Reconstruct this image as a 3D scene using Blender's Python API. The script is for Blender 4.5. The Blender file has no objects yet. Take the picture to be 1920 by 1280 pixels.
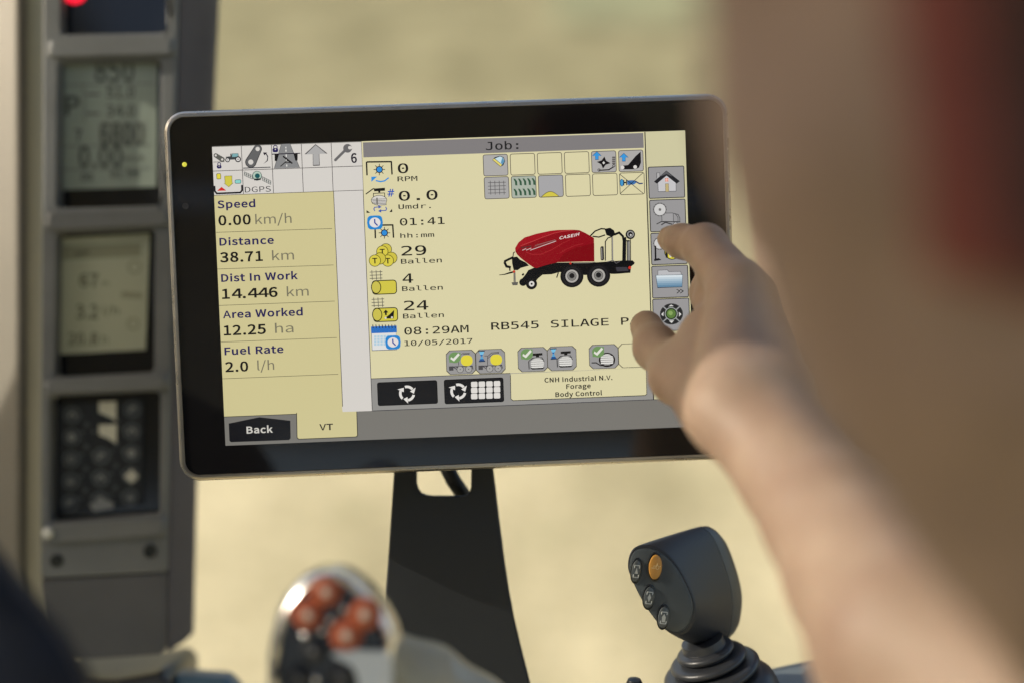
import bpy, bmesh, math, random
import numpy as np
from mathutils import Vector, Matrix
from mathutils.geometry import tessellate_polygon

random.seed(7)
SC = bpy.context.scene
COL = SC.collection

# ------------------------------------------------------------------ camera
PITCH = math.radians(20.0)
CAM_Z = 2.55
FPX = 1920 * 50.0 / 36.0                 # focal length in photo pixels
M_CAM = Matrix.Translation((0, 0, CAM_Z)) @ Matrix.Rotation(math.pi / 2 - PITCH, 4, 'X')
cd = bpy.data.cameras.new('camera')
cam = bpy.data.objects.new('camera', cd)
COL.objects.link(cam)
cam.matrix_world = M_CAM
cd.lens = 50.0
cd.sensor_width = 36.0
cd.sensor_fit = 'HORIZONTAL'
cd.clip_start = 0.02
cd.clip_end = 2000
cd.dof.use_dof = True
cd.dof.focus_distance = 0.771
cd.dof.aperture_fstop = 2.0
SC.camera = cam

# ------------------------------------------------------------------ light
SUN_DIR = Vector((0.88, 0.06, -0.47)).normalized()      # the way the light travels
EXPOSURE = 0.75
w = bpy.data.worlds.new("World")
SC.world = w
w.use_nodes = True
nt = w.node_tree
nt.nodes.clear()
wo = nt.nodes.new('ShaderNodeOutputWorld')
bg = nt.nodes.new('ShaderNodeBackground')
sky = nt.nodes.new('ShaderNodeTexSky')
sky.sky_type = 'NISHITA'
sky.sun_disc = False
sky.sun_elevation = math.asin(-SUN_DIR.z)
sky.sun_rotation = math.atan2(-SUN_DIR.x, -SUN_DIR.y)
sky.dust_density = 4.0
sky.air_density = 1.0
sky.ozone_density = 0.6
bg.inputs[1].default_value = 0.15
nt.links.new(sky.outputs[0], bg.inputs[0])
nt.links.new(bg.outputs[0], wo.inputs[0])
sd = bpy.data.lights.new('sun', 'SUN')
sd.energy = 2.0
sd.angle = math.radians(0.5)
sd.color = (1.0, 0.93, 0.80)
sun = bpy.data.objects.new('sun', sd)
COL.objects.link(sun)
sun.location = (-9, -1, 7)
sun.rotation_euler = SUN_DIR.to_track_quat('-Z', 'Y').to_euler()

SC.view_settings.view_transform = 'Standard'
SC.view_settings.look = 'None'
SC.view_settings.gamma = 1.0
SC.view_settings.use_curve_mapping = False
SC.view_settings.exposure = EXPOSURE
SC.render.engine = 'CYCLES'
SC.cycles.use_denoising = True
SC.cycles.max_bounces = 8
SC.cycles.sample_clamp_indirect = 8.0

# letter outlines
GLYPHS = {
 'B': r""".35|15,-4 21,-3 24,0 25,6 24,11 21,16 15,17 10,16 6,12 5,6 6,0 11,-3
066|30,-4 46,0 55,16 58,40 55,64 46,80 30,84 15,80 6,64 2,40 6,16 15,0|30,10 24,12 20,22 18,40 20,58 24,68 30,71 36,68 41,58 43,40 41,22 36,12
166|7,-3 56,-3 56,11 40,11 40,83 29,83 19,79 10,76 10,65 25,65 25,11 7,11
266|2,-3 58,-3 58,12 33,12 29,11 24,10 38,23 50,41 54,58 51,72 42,81 28,84 18,83 9,79 0,70 10,60 17,67 22,69 27,70 33,68 37,65 38,58 35,44 23,28 2,7
366|29,-4 43,-2 54,7 57,21 55,32 48,40 44,42 47,44 53,52 55,61 52,74 41,82 28,84 19,83 12,80 2,73 11,62 17,67 23,69 28,70 34,69 37,65 39,61 37,55 32,50 16,48 16,35 33,33 39,28 41,22 39,16 35,12 28,10 21,11 15,14 8,20 -1,10 7,1 17,-3
466|43,-1 43,18 3,18 3,31 38,81 58,81 58,31 69,31 69,18 58,18 58,-1|43,31 43,63 19,31
566|29,-4 42,-1 54,9 58,26 54,41 45,52 31,55 24,53 24,68 54,68 54,83 9,83 6,41 15,35 20,39 28,41 35,39 40,35 42,26 39,17 34,12 28,10 20,11 15,13 8,21 -1,8 7,1 17,-3
666|33,-4 46,-1 56,10 59,25 56,40 47,50 34,53 26,52 19,47 17,43 22,59 28,67 36,70 40,69 43,67 49,63 58,73 51,80 44,83 36,84 19,80 7,64 3,38 7,15 17,0|19,31 23,36 28,38 32,39 38,37 42,33 43,25 42,16 38,11 33,9 26,12 21,19
766|19,-3 35,-3 37,27 44,50 58,73 58,83 2,83 2,68 39,68 29,51 22,28
866|31,-4 45,-2 55,7 59,19 57,30 51,37 46,41 49,44 54,51 56,60 53,73 45,81 31,84 19,82 9,74 6,61 7,52 12,45 15,42 11,39 4,30 2,20 5,7 16,-2|35,47 29,51 23,55 21,61 23,66 26,69 31,71 36,69 40,66 41,60 40,55 38,50|31,9 23,11 19,15 17,21 18,27 21,32 25,35 33,31 40,26 43,20 41,14 38,11
966|26,-4 42,0 53,16 58,43 54,66 44,80 28,84 14,81 5,70 2,55 5,41 13,30 27,27 34,29 42,32 43,37 39,21 33,13 25,10 21,11 18,13 12,17 2,7 9,0 17,-3|42,49 38,44 33,42 28,41 23,43 19,47 17,55 19,64 23,69 28,71 35,69 39,61
A71|-2,-2 12,-2 19,22 47,22 54,-2 68,-2 40,82 27,82|23,34 27,45 30,54 32,63 33,70 34,63 36,54 39,45 43,34
B77|8,-3 36,-3 53,0 66,8 70,23 68,34 61,41 57,43 59,45 64,52 65,60 62,74 50,81 35,83 8,83|24,49 24,69 33,69 43,68 47,65 49,59 47,54 43,51 33,49|24,11 24,35 35,35 46,34 52,30 54,24 51,17 46,13 35,11
C75|41,-4 52,-3 61,1 70,10 60,20 53,15 48,12 42,10 30,14 23,24 20,40 23,57 31,66 42,70 47,69 52,67 58,61 68,73 60,79 52,83 42,84 22,79 8,63 3,40 8,17 21,1
D80|8,-3 31,-3 54,2 67,18 72,40 67,63 54,78 31,83 8,83|24,11 24,69 30,69 44,65 52,56 55,40 52,24 44,15 30,11
E69|8,-3 61,-3 61,12 24,12 24,35 54,35 54,49 24,49 24,68 60,68 60,83 8,83
F65|8,-3 24,-3 24,33 55,33 55,47 24,47 24,68 60,68 60,83 8,83
H84|8,-3 24,-3 24,35 55,35 55,-3 72,-3 72,83 55,83 55,49 24,49 24,83 8,83
I37|8,-3 24,-3 24,83 8,83
N84|8,-3 24,-3 24,42 23,50 23,59 20,65 25,50 56,-3 71,-3 71,83 55,83 55,38 56,30 56,21 59,15 54,31 23,83 8,83
P74|8,-3 24,-3 24,29 34,29 51,32 63,41 67,57 63,72 51,81 34,83 8,83|24,43 24,69 33,69 43,67 49,64 51,57 48,49 44,45 33,43
R74|24,45 24,69 34,69 44,67 49,64 51,58 49,51 44,47 34,45|53,-3 71,-3 50,34 57,37 65,46 67,58 63,73 51,81 36,83 8,83 8,-3 24,-3 24,31 33,31
S70|33,-4 49,-1 60,8 63,21 61,32 54,40 45,46 34,51 28,53 24,57 22,61 24,65 27,68 34,70 40,69 45,66 52,61 62,73 52,80 44,83 34,84 20,82 9,73 6,60 9,48 16,42 24,37 36,32 42,29 45,25 47,20 45,16 41,12 33,10 26,12 19,15 11,21 1,10 11,1 21,-3
T70|25,-3 41,-3 41,68 65,68 65,83 0,83 0,68 25,68
V68|25,-2 38,-2 65,82 51,82 38,37 35,28 33,19 32,12 31,19 28,28 26,37 12,82 -2,82
W101|18,-3 34,-3 47,47 49,59 48,63 46,59 48,53 49,47 62,-3 78,-3 97,83 80,83 72,37 70,29 69,19 70,13 69,29 55,83 42,83 28,29 27,12 28,20 26,29 25,36 15,83 -1,83
a66|24,-4 32,-3 38,0 41,2 43,-3 56,-3 56,36 54,50 46,61 32,64 22,63 14,60 5,54 12,42 19,46 25,49 31,49 36,47 39,44 40,40 21,36 8,28 3,15 6,4 14,-2|27,10 22,11 20,13 19,16 21,21 28,25 40,27 40,16 36,13 31,11
c61|33,-4 41,-4 48,-1 57,5 49,17 43,13 38,11 34,10 27,13 21,19 19,30 21,41 27,47 35,49 38,49 41,48 46,42 55,55 49,60 42,63 34,64 18,60 7,47 3,30 6,12 17,-1
d73|30,-4 38,-3 45,0 46,2 46,-3 61,-3 61,90 45,90 46,59 45,61 39,63 31,64 17,60 6,47 3,30 6,12 15,-1|32,10 26,13 21,18 19,30 21,41 27,47 33,49 37,49 41,47 45,45 45,16 41,13 37,11
e65|34,-4 42,-4 49,-1 57,4 51,15 44,12 40,10 35,10 26,12 21,18 19,24 57,24 59,28 59,33 56,49 47,60 32,64 17,60 7,47 3,30 7,12 18,-1|19,37 21,42 27,48 32,50 38,48 42,43 43,37
g67|30,-30 47,-27 58,-19 63,-7 61,3 52,9 39,10 28,10 22,11 21,12 20,14 22,17 22,18 27,16 30,16 42,18 52,26 55,39 54,45 52,49 62,49 62,62 39,62 34,64 30,64 18,61 8,53 5,40 6,32 9,26 11,24 10,23 7,18 6,12 7,7 10,3 10,3 8,0 4,-5 3,-11 6,-22 16,-28|30,29 25,30 22,34 20,40 22,45 25,49 30,50 35,49 38,45 40,40 38,34 35,30|31,-17 23,-16 18,-14 17,-10 18,-8 19,-5 21,-3 23,-4 38,-4 44,-5 46,-6 47,-8 45,-12 40,-16
i35|7,-3 23,-3 23,62 7,62|15,68 21,69 24,74 25,78 24,84 21,87 15,88 11,87 6,84 6,74 10,69
k65|7,-3 23,-3 23,15 31,24 46,-3 64,-3 41,35 62,61 44,62 21,32 23,90 7,90
l36|21,-4 29,-4 28,9 23,10 23,90 7,90 7,12 8,4 13,-3
n72|7,-3 23,-3 23,42 28,46 32,48 36,49 41,47 43,44 44,36 44,-3 60,-3 60,38 58,51 52,61 39,64 31,62 23,59 21,56 21,62 7,62
o71|33,-4 49,-1 60,12 63,30 60,47 49,60 33,64 18,60 7,47 3,30 7,12 18,-1|33,10 26,13 21,19 19,30 21,41 26,47 33,49 40,47 45,41 47,30 45,19 40,13
p73|7,-28 23,-28 23,0 24,-1 30,-4 36,-4 51,-1 61,12 65,31 62,48 53,60 38,64 31,63 23,60 21,57 21,62 7,62|34,10 26,12 23,14 23,43 28,46 32,48 36,49 43,47 47,41 49,30 46,19 41,13
r47|7,-3 23,-3 23,37 27,44 31,48 35,49 36,49 38,48 43,48 46,61 40,64 36,64 29,62 22,57 20,52 21,62 7,62
s56|26,-4 38,-2 48,5 50,16 47,27 40,34 30,37 24,40 20,42 19,44 20,47 22,49 27,50 31,49 36,47 42,44 51,55 35,63 27,64 15,62 6,55 4,44 6,34 14,27 23,24 29,21 33,19 35,16 34,13 31,11 26,9 20,10 15,13 7,17 -2,6 9,0 16,-3
t46|29,-4 32,-4 44,-1 40,12 35,10 31,10 27,11 26,13 25,18 25,48 41,48 41,62 25,62 25,79 10,79 9,62 0,62 0,48 9,48 9,18 10,7 17,-2
u71|27,-4 36,-3 43,2 45,4 45,-3 59,-3 59,62 43,62 43,18 39,14 35,11 30,10 26,12 23,15 22,23 22,62 6,62 6,22 8,8 15,-2
y62|11,-29 23,-26 31,-17 36,-6 59,62 44,62 32,27 30,22 29,16 30,14 31,16 29,22 27,27 14,62 -3,62 22,0 21,-4 19,-9 15,-13 11,-14 8,-14 4,-10 1,-26 5,-28 8,-28""",
 'R': r"""/43|0,-20 9,-20 42,87 34,87
D75|11,0 31,0 52,5 64,19 69,40 64,62 52,75 31,80 11,80|21,8 21,72 30,72 46,68 55,57 58,40 55,23 46,12 30,8
G75|42,-1 52,0 61,3 67,8 67,41 41,41 41,33 58,33 58,12 54,10 49,8 43,7 29,11 20,23 17,40 20,58 29,69 43,73 50,72 56,69 61,64 67,72 60,76 53,80 43,81 24,76 11,62 6,40 11,18 24,4
P69|11,0 21,0 21,32 34,32 50,35 60,43 64,57 60,70 50,78 34,80 11,80|21,40 21,72 33,72 44,70 51,66 54,57 51,47 45,42 33,40
S65|33,-1 48,2 57,10 60,21 58,31 52,38 44,43 33,48 26,50 21,55 19,61 21,67 26,71 34,73 41,72 47,69 52,64 59,72 51,77 43,80 34,81 21,79 12,71 9,60 12,50 18,44 25,40 37,35 44,31 48,27 50,20 48,14 42,9 33,7 25,9 18,12 11,18 4,10 13,4 22,0
a61|24,-1 31,0 37,3 43,7 44,7 45,0 53,0 53,36 51,49 44,58 32,61 23,60 15,57 8,53 13,45 18,49 24,52 31,52 38,50 42,45 43,38 22,33 10,26 6,15 9,6 15,1|27,7 21,8 17,11 16,16 19,23 27,28 43,31 43,14 37,10 32,8
h66|10,0 20,0 20,43 26,48 31,51 36,52 43,50 46,45 47,36 47,0 57,0 57,38 55,50 50,58 39,61 32,59 25,56 20,52 20,87 10,87
k60|10,0 20,0 20,16 31,28 48,0 60,0 37,35 58,59 45,59 20,29 20,87 10,87
l31|21,-1 26,-1 25,7 21,7 20,9 20,87 10,87 10,12 11,5 15,0
m101|10,0 20,0 20,43 25,48 30,51 35,52 41,50 45,45 46,36 46,0 56,0 56,43 61,48 66,51 71,52 77,50 81,45 82,36 82,0 92,0 92,38 90,50 84,58 74,61 67,59 60,55 54,50 51,55 46,59 38,61 31,59 25,56 19,52 18,59 10,59""",
 'M': r"""#66|38,80 32,58 43,58 49,80 59,80 54,58 67,58 67,47 52,47 47,31 61,31 61,21 45,21 40,-1 29,-1 35,21 24,21 18,-1 7,-1 13,21 -1,21 -1,31 15,31 20,47 5,47 5,58 22,58 27,80|41,47 30,47 26,31 37,31
-66|18,35 48,35 48,25 18,25
.66|25,17 41,17 41,-1 25,-1
/66|47,81 59,81 17,-11 4,-11
066|25,42 28,47 31,48 35,48 40,45 41,42 41,38 38,33 35,32 31,32 27,34 25,38|33,72 28,71 26,68 23,65 21,58 19,50 19,30 21,22 23,15 26,12 28,9 33,8 38,9 40,12 43,15 45,22 47,30 47,50 45,58 43,65 40,68 38,71|33,82 41,81 48,78 53,71 57,63 59,52 60,40 59,27 57,17 53,9 48,2 41,-1 33,-3 25,-1 18,2 13,9 9,17 7,27 6,40 7,52 9,63 13,71 18,78 25,81
166|13,10 30,10 30,69 12,65 12,77 31,81 43,81 43,10 60,10 60,-1 13,-1
266|21,10 58,10 58,-1 7,-1 7,9 14,17 19,23 25,29 29,34 33,37 41,47 44,55 44,62 42,66 40,68 38,70 35,71 24,71 20,70 17,68 8,64 8,76 12,79 20,81 23,82 37,82 44,80 50,76 54,71 56,65 57,59 57,55 55,49 53,45 47,36 45,34 42,30 38,27 34,22 28,16
366|43,43 51,40 55,36 57,32 59,22 58,15 56,8 45,0 38,-2 30,-3 26,-2 19,-2 6,1 6,14 11,12 22,9 34,9 39,10 44,16 46,19 46,27 44,30 41,33 39,35 34,37 20,37 20,48 29,48 38,50 40,51 44,56 44,63 42,66 40,68 38,70 35,71 24,71 13,68 9,67 9,79 18,81 21,82 38,82 44,80 50,77 54,71 56,66 57,60 57,56 55,52 53,48 50,45 46,43
466|39,69 16,29 38,29|38,81 51,81 51,29 62,29 62,18 51,18 51,-1 38,-1 38,18 4,18 4,29
566|10,81 53,81 53,70 22,70 22,52 22,53 26,53 27,54 30,54 38,53 45,51 51,47 55,40 57,33 58,26 57,18 55,11 51,5 44,1 37,-2 29,-3 25,-2 17,-2 7,1 7,14 11,12 21,9 33,9 38,11 41,13 45,20 45,31 43,35 40,38 38,41 27,43 25,43 22,42 19,42 10,39
666|54,79 54,67 46,70 43,71 38,71 32,70 26,68 23,64 20,59 17,43 20,49 27,53 31,54 35,54 42,53 48,51 54,47 57,40 59,34 60,26 59,18 57,11 53,5 47,1 41,-2 34,-3 26,-1 18,2 13,7 9,16 7,27 6,40 7,52 10,63 14,72 20,78 28,81 38,82 45,82 51,80|30,43 27,41 24,38 22,36 20,31 20,20 24,13 27,10 30,8 38,8 41,10 44,13 46,15 47,20 47,31 46,36 44,39 42,41 38,43
766|6,81 59,81 59,75 30,-1 17,-1 45,70 6,70
866|29,37 25,35 23,33 21,31 19,27 19,18 21,14 23,12 25,10 29,8 37,8 41,10 43,12 45,14 47,18 47,27 45,31 43,33 41,35 37,37|23,42 19,43 15,45 12,48 10,53 8,56 8,61 9,67 11,72 14,77 20,80 26,82 40,82 46,80 52,77 55,72 57,67 58,61 58,56 56,53 54,48 51,45 47,43 43,42 47,42 53,40 56,35 60,27 60,21 59,15 57,9 53,4 47,0 41,-2 33,-3 25,-2 19,0 13,4 9,9 7,15 6,21 6,27 10,36 14,40 19,42|21,56 22,52 24,51 26,49 29,48 37,48 40,49 42,51 44,52 45,56 45,64 44,67 42,69 40,71 37,72 29,72 26,71 24,69 22,67 21,64
966|32,36 36,37 40,39 42,41 44,44 46,54 45,60 44,64 42,67 40,70 32,72 24,70 22,67 20,65 18,54 20,44 22,41 24,39 28,37|12,1 12,13 16,11 17,10 20,10 22,9 34,9 38,12 42,16 45,21 47,29 49,37 48,34 43,29 38,27 35,26 31,26 24,27 18,29 12,33 9,40 7,46 6,54 7,62 9,69 12,75 18,79 24,82 32,82 40,81 48,78 53,71 57,63 59,53 60,40 59,28 56,17 52,8 45,2 37,-1 28,-3 26,-2 20,-2
:66|25,58 41,58 41,40 25,40|25,17 41,17 41,-1 25,-1
>66|4,50 4,62 62,40 62,29 4,7 4,18 49,34
A66|33,69 23,31 43,31|25,81 41,81 65,-1 52,-1 46,20 20,20 14,-1 1,-1
B66|21,37 21,10 38,10 43,11 45,13 49,18 49,28 47,32 45,34 42,36 38,37|21,70 21,48 37,48 41,49 43,51 45,52 46,56 46,63 45,66 43,67 41,69 37,70|8,81 33,81 46,79 52,76 56,72 58,66 59,60 59,55 58,51 56,47 52,45 48,43 45,43 49,43 54,40 57,37 60,32 62,22 61,15 59,9 55,5 48,1 33,-1 8,-1
C66|58,3 55,0 52,-1 49,-1 46,-2 43,-2 40,-3 30,-1 22,2 15,8 10,18 7,28 6,40 7,52 10,62 15,71 21,78 30,81 40,82 46,82 55,79 58,78 58,65 54,67 52,69 46,71 43,71 40,72 33,71 29,68 25,64 22,58 20,50 20,30 22,22 25,16 29,12 33,9 40,8 43,8 52,11 54,13 58,15
E66|10,81 59,81 59,70 22,70 22,48 57,48 57,37 22,37 22,10 60,10 60,-1 10,-1
G66|60,7 57,3 53,1 49,0 46,-2 42,-2 38,-3 28,-1 20,2 13,8 8,18 5,28 4,40 5,52 8,62 13,71 19,78 28,81 38,82 44,82 51,80 57,77 57,64 53,66 48,70 44,71 41,71 38,72 31,71 27,68 23,64 20,58 18,50 18,30 20,22 23,16 27,12 31,9 38,8 40,8 42,9 44,9 48,12 48,31 36,31 36,42 60,42
I66|10,81 56,81 56,70 39,70 39,10 56,10 56,-1 10,-1 10,10 27,10 27,70 10,70
J66|5,2 5,17 10,14 12,12 16,10 23,8 27,8 35,10 36,12 38,15 39,20 39,70 19,70 19,81 52,81 52,17 50,10 47,4 41,0 35,-2 27,-3 23,-2 20,-2 9,1
K66|6,81 19,81 18,45 52,81 66,81 35,47 67,-1 53,-1 26,39 19,31 19,-1 6,-1
L66|11,81 23,81 23,10 62,10 62,-1 11,-1
M66|4,81 20,81 33,40 46,81 62,81 62,-1 50,-1 51,70 38,28 28,28 15,70 16,-1 4,-1
P66|22,70 22,42 39,42 42,44 45,46 47,48 49,56 47,64 45,66 42,68 39,70|10,81 34,81 42,80 49,78 55,75 59,69 61,63 62,56 61,49 59,43 55,37 49,34 42,32 34,31 22,31 22,-1 10,-1
R66|42,38 47,37 49,35 51,31 53,27 56,22 67,-1 53,-1 44,20 41,25 39,28 36,30 35,32 32,33 20,33 20,-1 7,-1 7,81 30,81 38,80 45,78 51,75 55,69 57,64 58,57 58,52 54,43 51,40 46,38|20,70 20,44 35,44 39,45 41,47 43,49 44,52 45,57 43,65 41,66 39,68 35,70
S66|55,77 55,65 48,69 41,71 38,71 34,72 26,70 23,68 19,63 19,56 22,52 27,49 32,48 37,46 44,44 50,42 55,38 58,33 60,22 59,15 57,9 53,3 46,0 39,-2 31,-3 27,-2 24,-2 7,2 7,16 12,13 16,12 20,10 27,8 31,8 40,10 43,12 47,17 47,25 46,28 42,31 39,33 34,34 29,36 22,38 17,40 11,43 7,52 6,58 7,64 10,70 14,76 20,80 26,82 40,82 44,81 47,81 51,80
T66|2,81 65,81 65,70 40,70 40,-1 27,-1 27,70 2,70
U66|7,81 20,81 20,16 21,15 23,13 24,11 27,9 30,8 36,8 42,11 44,13 46,17 46,81 59,81 59,23 58,17 58,13 56,10 55,6 52,4 50,2 46,0 40,-2 37,-2 33,-3 29,-2 26,-2 20,0 16,2 14,4 11,6 10,10 8,13 8,18 7,23
a66|29,29 25,28 22,26 20,24 18,22 18,15 19,12 21,11 23,9 26,8 34,8 38,10 41,13 44,17 46,28 46,29|58,-1 46,-1 47,8 46,5 43,2 39,0 32,-2 27,-3 22,-2 17,0 12,3 9,6 7,12 6,17 7,24 9,30 13,34 19,37 34,39 46,39 45,44 44,47 42,49 40,51 36,52 28,52 25,51 22,51 18,50 11,46 11,57 15,60 19,61 22,61 25,62 36,62 41,61 48,59 54,54 56,49 57,46 57,43 58,39
b66|48,37 47,43 45,47 42,50 35,52 30,51 28,49 25,46 23,43 21,30 23,17 25,13 28,10 30,8 39,8 42,10 45,13 47,17 48,23|20,53 21,56 23,58 27,60 33,62 43,62 50,59 54,54 58,47 60,39 61,30 60,21 58,13 54,6 50,1 43,-2 36,-3 33,-2 30,-2 23,2 21,4 20,7 21,-1 9,-1 9,84 21,84
d66|46,53 45,84 57,84 57,-1 45,-1 46,7 45,4 43,2 40,0 37,-2 33,-2 30,-3 23,-2 17,1 12,6 8,13 6,21 6,39 8,47 12,54 17,59 23,62 33,62 37,61 43,58 45,56|18,23 20,17 24,10 27,8 36,8 38,10 41,13 43,17 45,23 45,37 43,43 41,46 38,49 36,51 31,52 24,50 20,43 18,37
e66|61,32 61,27 18,27 18,21 20,16 23,13 26,10 31,8 43,8 50,10 53,12 58,14 58,2 54,1 50,-1 46,-1 43,-2 40,-2 36,-3 28,-2 20,1 13,6 9,13 6,21 6,39 9,47 13,54 20,59 27,62 42,62 48,59 54,55 58,48 60,41|49,36 48,41 47,45 45,48 43,50 39,52 30,52 27,50 21,44 19,40 18,36
h66|57,-1 45,-1 45,42 43,48 41,50 35,52 30,51 27,50 25,47 23,44 22,40 21,34 21,-1 9,-1 9,84 21,84 20,52 21,55 27,60 34,62 44,62 49,60 53,56 55,51 57,45
l66|35,22 36,18 36,14 40,11 44,9 56,9 56,-1 43,-1 37,0 33,2 28,5 26,10 24,15 23,22 23,75 8,75 8,85 35,85
m66|36,56 37,57 38,59 40,61 43,62 52,62 56,60 59,56 60,51 61,44 62,35 62,-1 51,-1 51,42 50,47 48,51 47,52 43,52 42,51 40,50 39,47 39,-1 28,-1 28,42 27,47 25,51 24,52 19,52 17,50 16,47 16,-1 5,-1 5,61 16,61 15,56 15,58 17,59 18,61 21,62 30,62 33,61 35,59
n66|57,-1 45,-1 45,42 43,48 41,50 35,52 30,51 27,50 25,47 23,44 22,40 21,34 21,-1 9,-1 9,61 21,61 20,52 21,55 27,60 34,62 44,62 49,60 53,56 55,51 57,45
o66|33,52 28,51 26,50 23,47 21,43 19,37 19,23 21,17 23,13 26,10 28,8 38,8 40,10 46,17 47,23 47,37 46,43 40,50 38,51|41,62 48,59 53,54 57,47 59,39 60,30 59,21 57,13 53,6 48,1 41,-2 33,-3 25,-2 18,1 13,6 9,13 7,21 6,30 7,39 9,47 13,54 18,59 25,62
r66|63,47 58,49 53,51 43,51 38,49 35,46 32,42 31,37 30,30 30,-1 18,-1 18,61 30,61 29,49 30,53 36,59 41,61 45,62 56,62 63,59
x66|61,61 39,31 63,-1 51,-1 33,22 15,-1 3,-1 27,31 5,61 17,61 33,40 49,61""",
}

# ------------------------------------------------------------------ helpers
def lin(c):
    return tuple(((v / 255.0) / 12.92 if v <= 10.3 else ((v / 255.0 + 0.055) / 1.055) ** 2.4) for v in c)

def cs(px, py, d):
    """photo pixel + distance along the view axis -> camera-space point"""
    return Vector(((px - 960) / FPX * d, -(py - 640) / FPX * d, -d))

MATS = {}
def pmat(name, col, rough=0.5, metal=0.0, spec=0.5, noise=0.0, nscale=40.0, bump=0.0, bscale=400.0, coat=0.0, sss=0.0, col2=None, sheen=0.0):
    if name in MATS:
        return MATS[name]
    m = bpy.data.materials.new(name)
    m.use_nodes = True
    t = m.node_tree
    b = t.nodes['Principled BSDF']
    b.inputs['Base Color'].default_value = (*col, 1)
    b.inputs['Roughness'].default_value = rough
    b.inputs['Metallic'].default_value = metal
    b.inputs['Specular IOR Level'].default_value = spec
    b.inputs['Coat Weight'].default_value = coat
    b.inputs['Coat Roughness'].default_value = 0.12
    if sheen:
        b.inputs['Sheen Weight'].default_value = sheen
    if sss:
        b.inputs['Subsurface Weight'].default_value = sss
        b.inputs['Subsurface Radius'].default_value = (1.0, 0.35, 0.18)
        b.inputs['Subsurface Scale'].default_value = 0.006
    tc = t.nodes.new('ShaderNodeTexCoord')
    if noise or col2:
        n = t.nodes.new('ShaderNodeTexNoise')
        n.inputs['Scale'].default_value = nscale
        n.inputs['Detail'].default_value = 5
        t.links.new(tc.outputs['Object'], n.inputs['Vector'])
        r = t.nodes.new('ShaderNodeValToRGB')
        a = col2 if col2 else tuple(c * (1 - noise) for c in col)
        z = col if col2 else tuple(min(1, c * (1 + noise)) for c in col)
        r.color_ramp.elements[0].color = (*a, 1)
        r.color_ramp.elements[1].color = (*z, 1)
        r.color_ramp.elements[0].position = 0.3
        r.color_ramp.elements[1].position = 0.7
        t.links.new(n.outputs['Fac'], r.inputs[0])
        t.links.new(r.outputs[0], b.inputs['Base Color'])
        rr = t.nodes.new('ShaderNodeMapRange')
        rr.inputs[3].default_value = max(0.02, rough * 0.82)
        rr.inputs[4].default_value = min(1, rough * 1.18)
        t.links.new(n.outputs['Fac'], rr.inputs[0])
        t.links.new(rr.outputs[0], b.inputs['Roughness'])
    if bump:
        n2 = t.nodes.new('ShaderNodeTexNoise')
        n2.inputs['Scale'].default_value = bscale
        n2.inputs['Detail'].default_value = 3
        t.links.new(tc.outputs['Object'], n2.inputs['Vector'])
        bp = t.nodes.new('ShaderNodeBump')
        bp.inputs['Strength'].default_value = bump
        bp.inputs['Distance'].default_value = 0.0006
        t.links.new(n2.outputs['Fac'], bp.inputs['Height'])
        t.links.new(bp.outputs[0], b.inputs['Normal'])
    MATS[name] = m
    return m

def attr_mat(name, emit=0.0, rough=0.3, spec=0.5):
    """colour comes from the mesh's own 'tint' attribute; emit > 0 for a lit screen"""
    m = bpy.data.materials.new(name)
    m.use_nodes = True
    t = m.node_tree
    b = t.nodes['Principled BSDF']
    a = t.nodes.new('ShaderNodeAttribute')
    a.attribute_name = 'tint'
    b.inputs['Roughness'].default_value = rough
    b.inputs['Specular IOR Level'].default_value = spec
    if emit:
        b.inputs['Base Color'].default_value = (0.004, 0.004, 0.004, 1)
        t.links.new(a.outputs['Color'], b.inputs['Emission Color'])
        b.inputs['Emission Strength'].default_value = emit
    else:
        t.links.new(a.outputs['Color'], b.inputs['Base Color'])
    MATS[name] = m
    return m

THING_M = {}
def thing(name, label, cat, base, group=None, M=None):
    """an Empty at the thing's base; base is a camera-space point"""
    o = bpy.data.objects.new(name, None)
    COL.objects.link(o)
    o.empty_display_size = 0.02
    M = M if M is not None else M_CAM @ Matrix.Translation(base)
    o.matrix_world = M
    o['label'] = label
    o['category'] = cat
    if group:
        o['group'] = group
    THING_M[o.name] = M
    o['_'] = 0
    del o['_']
    return o

def root_of(o):
    while o.parent is not None:
        o = o.parent
    return o

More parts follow.
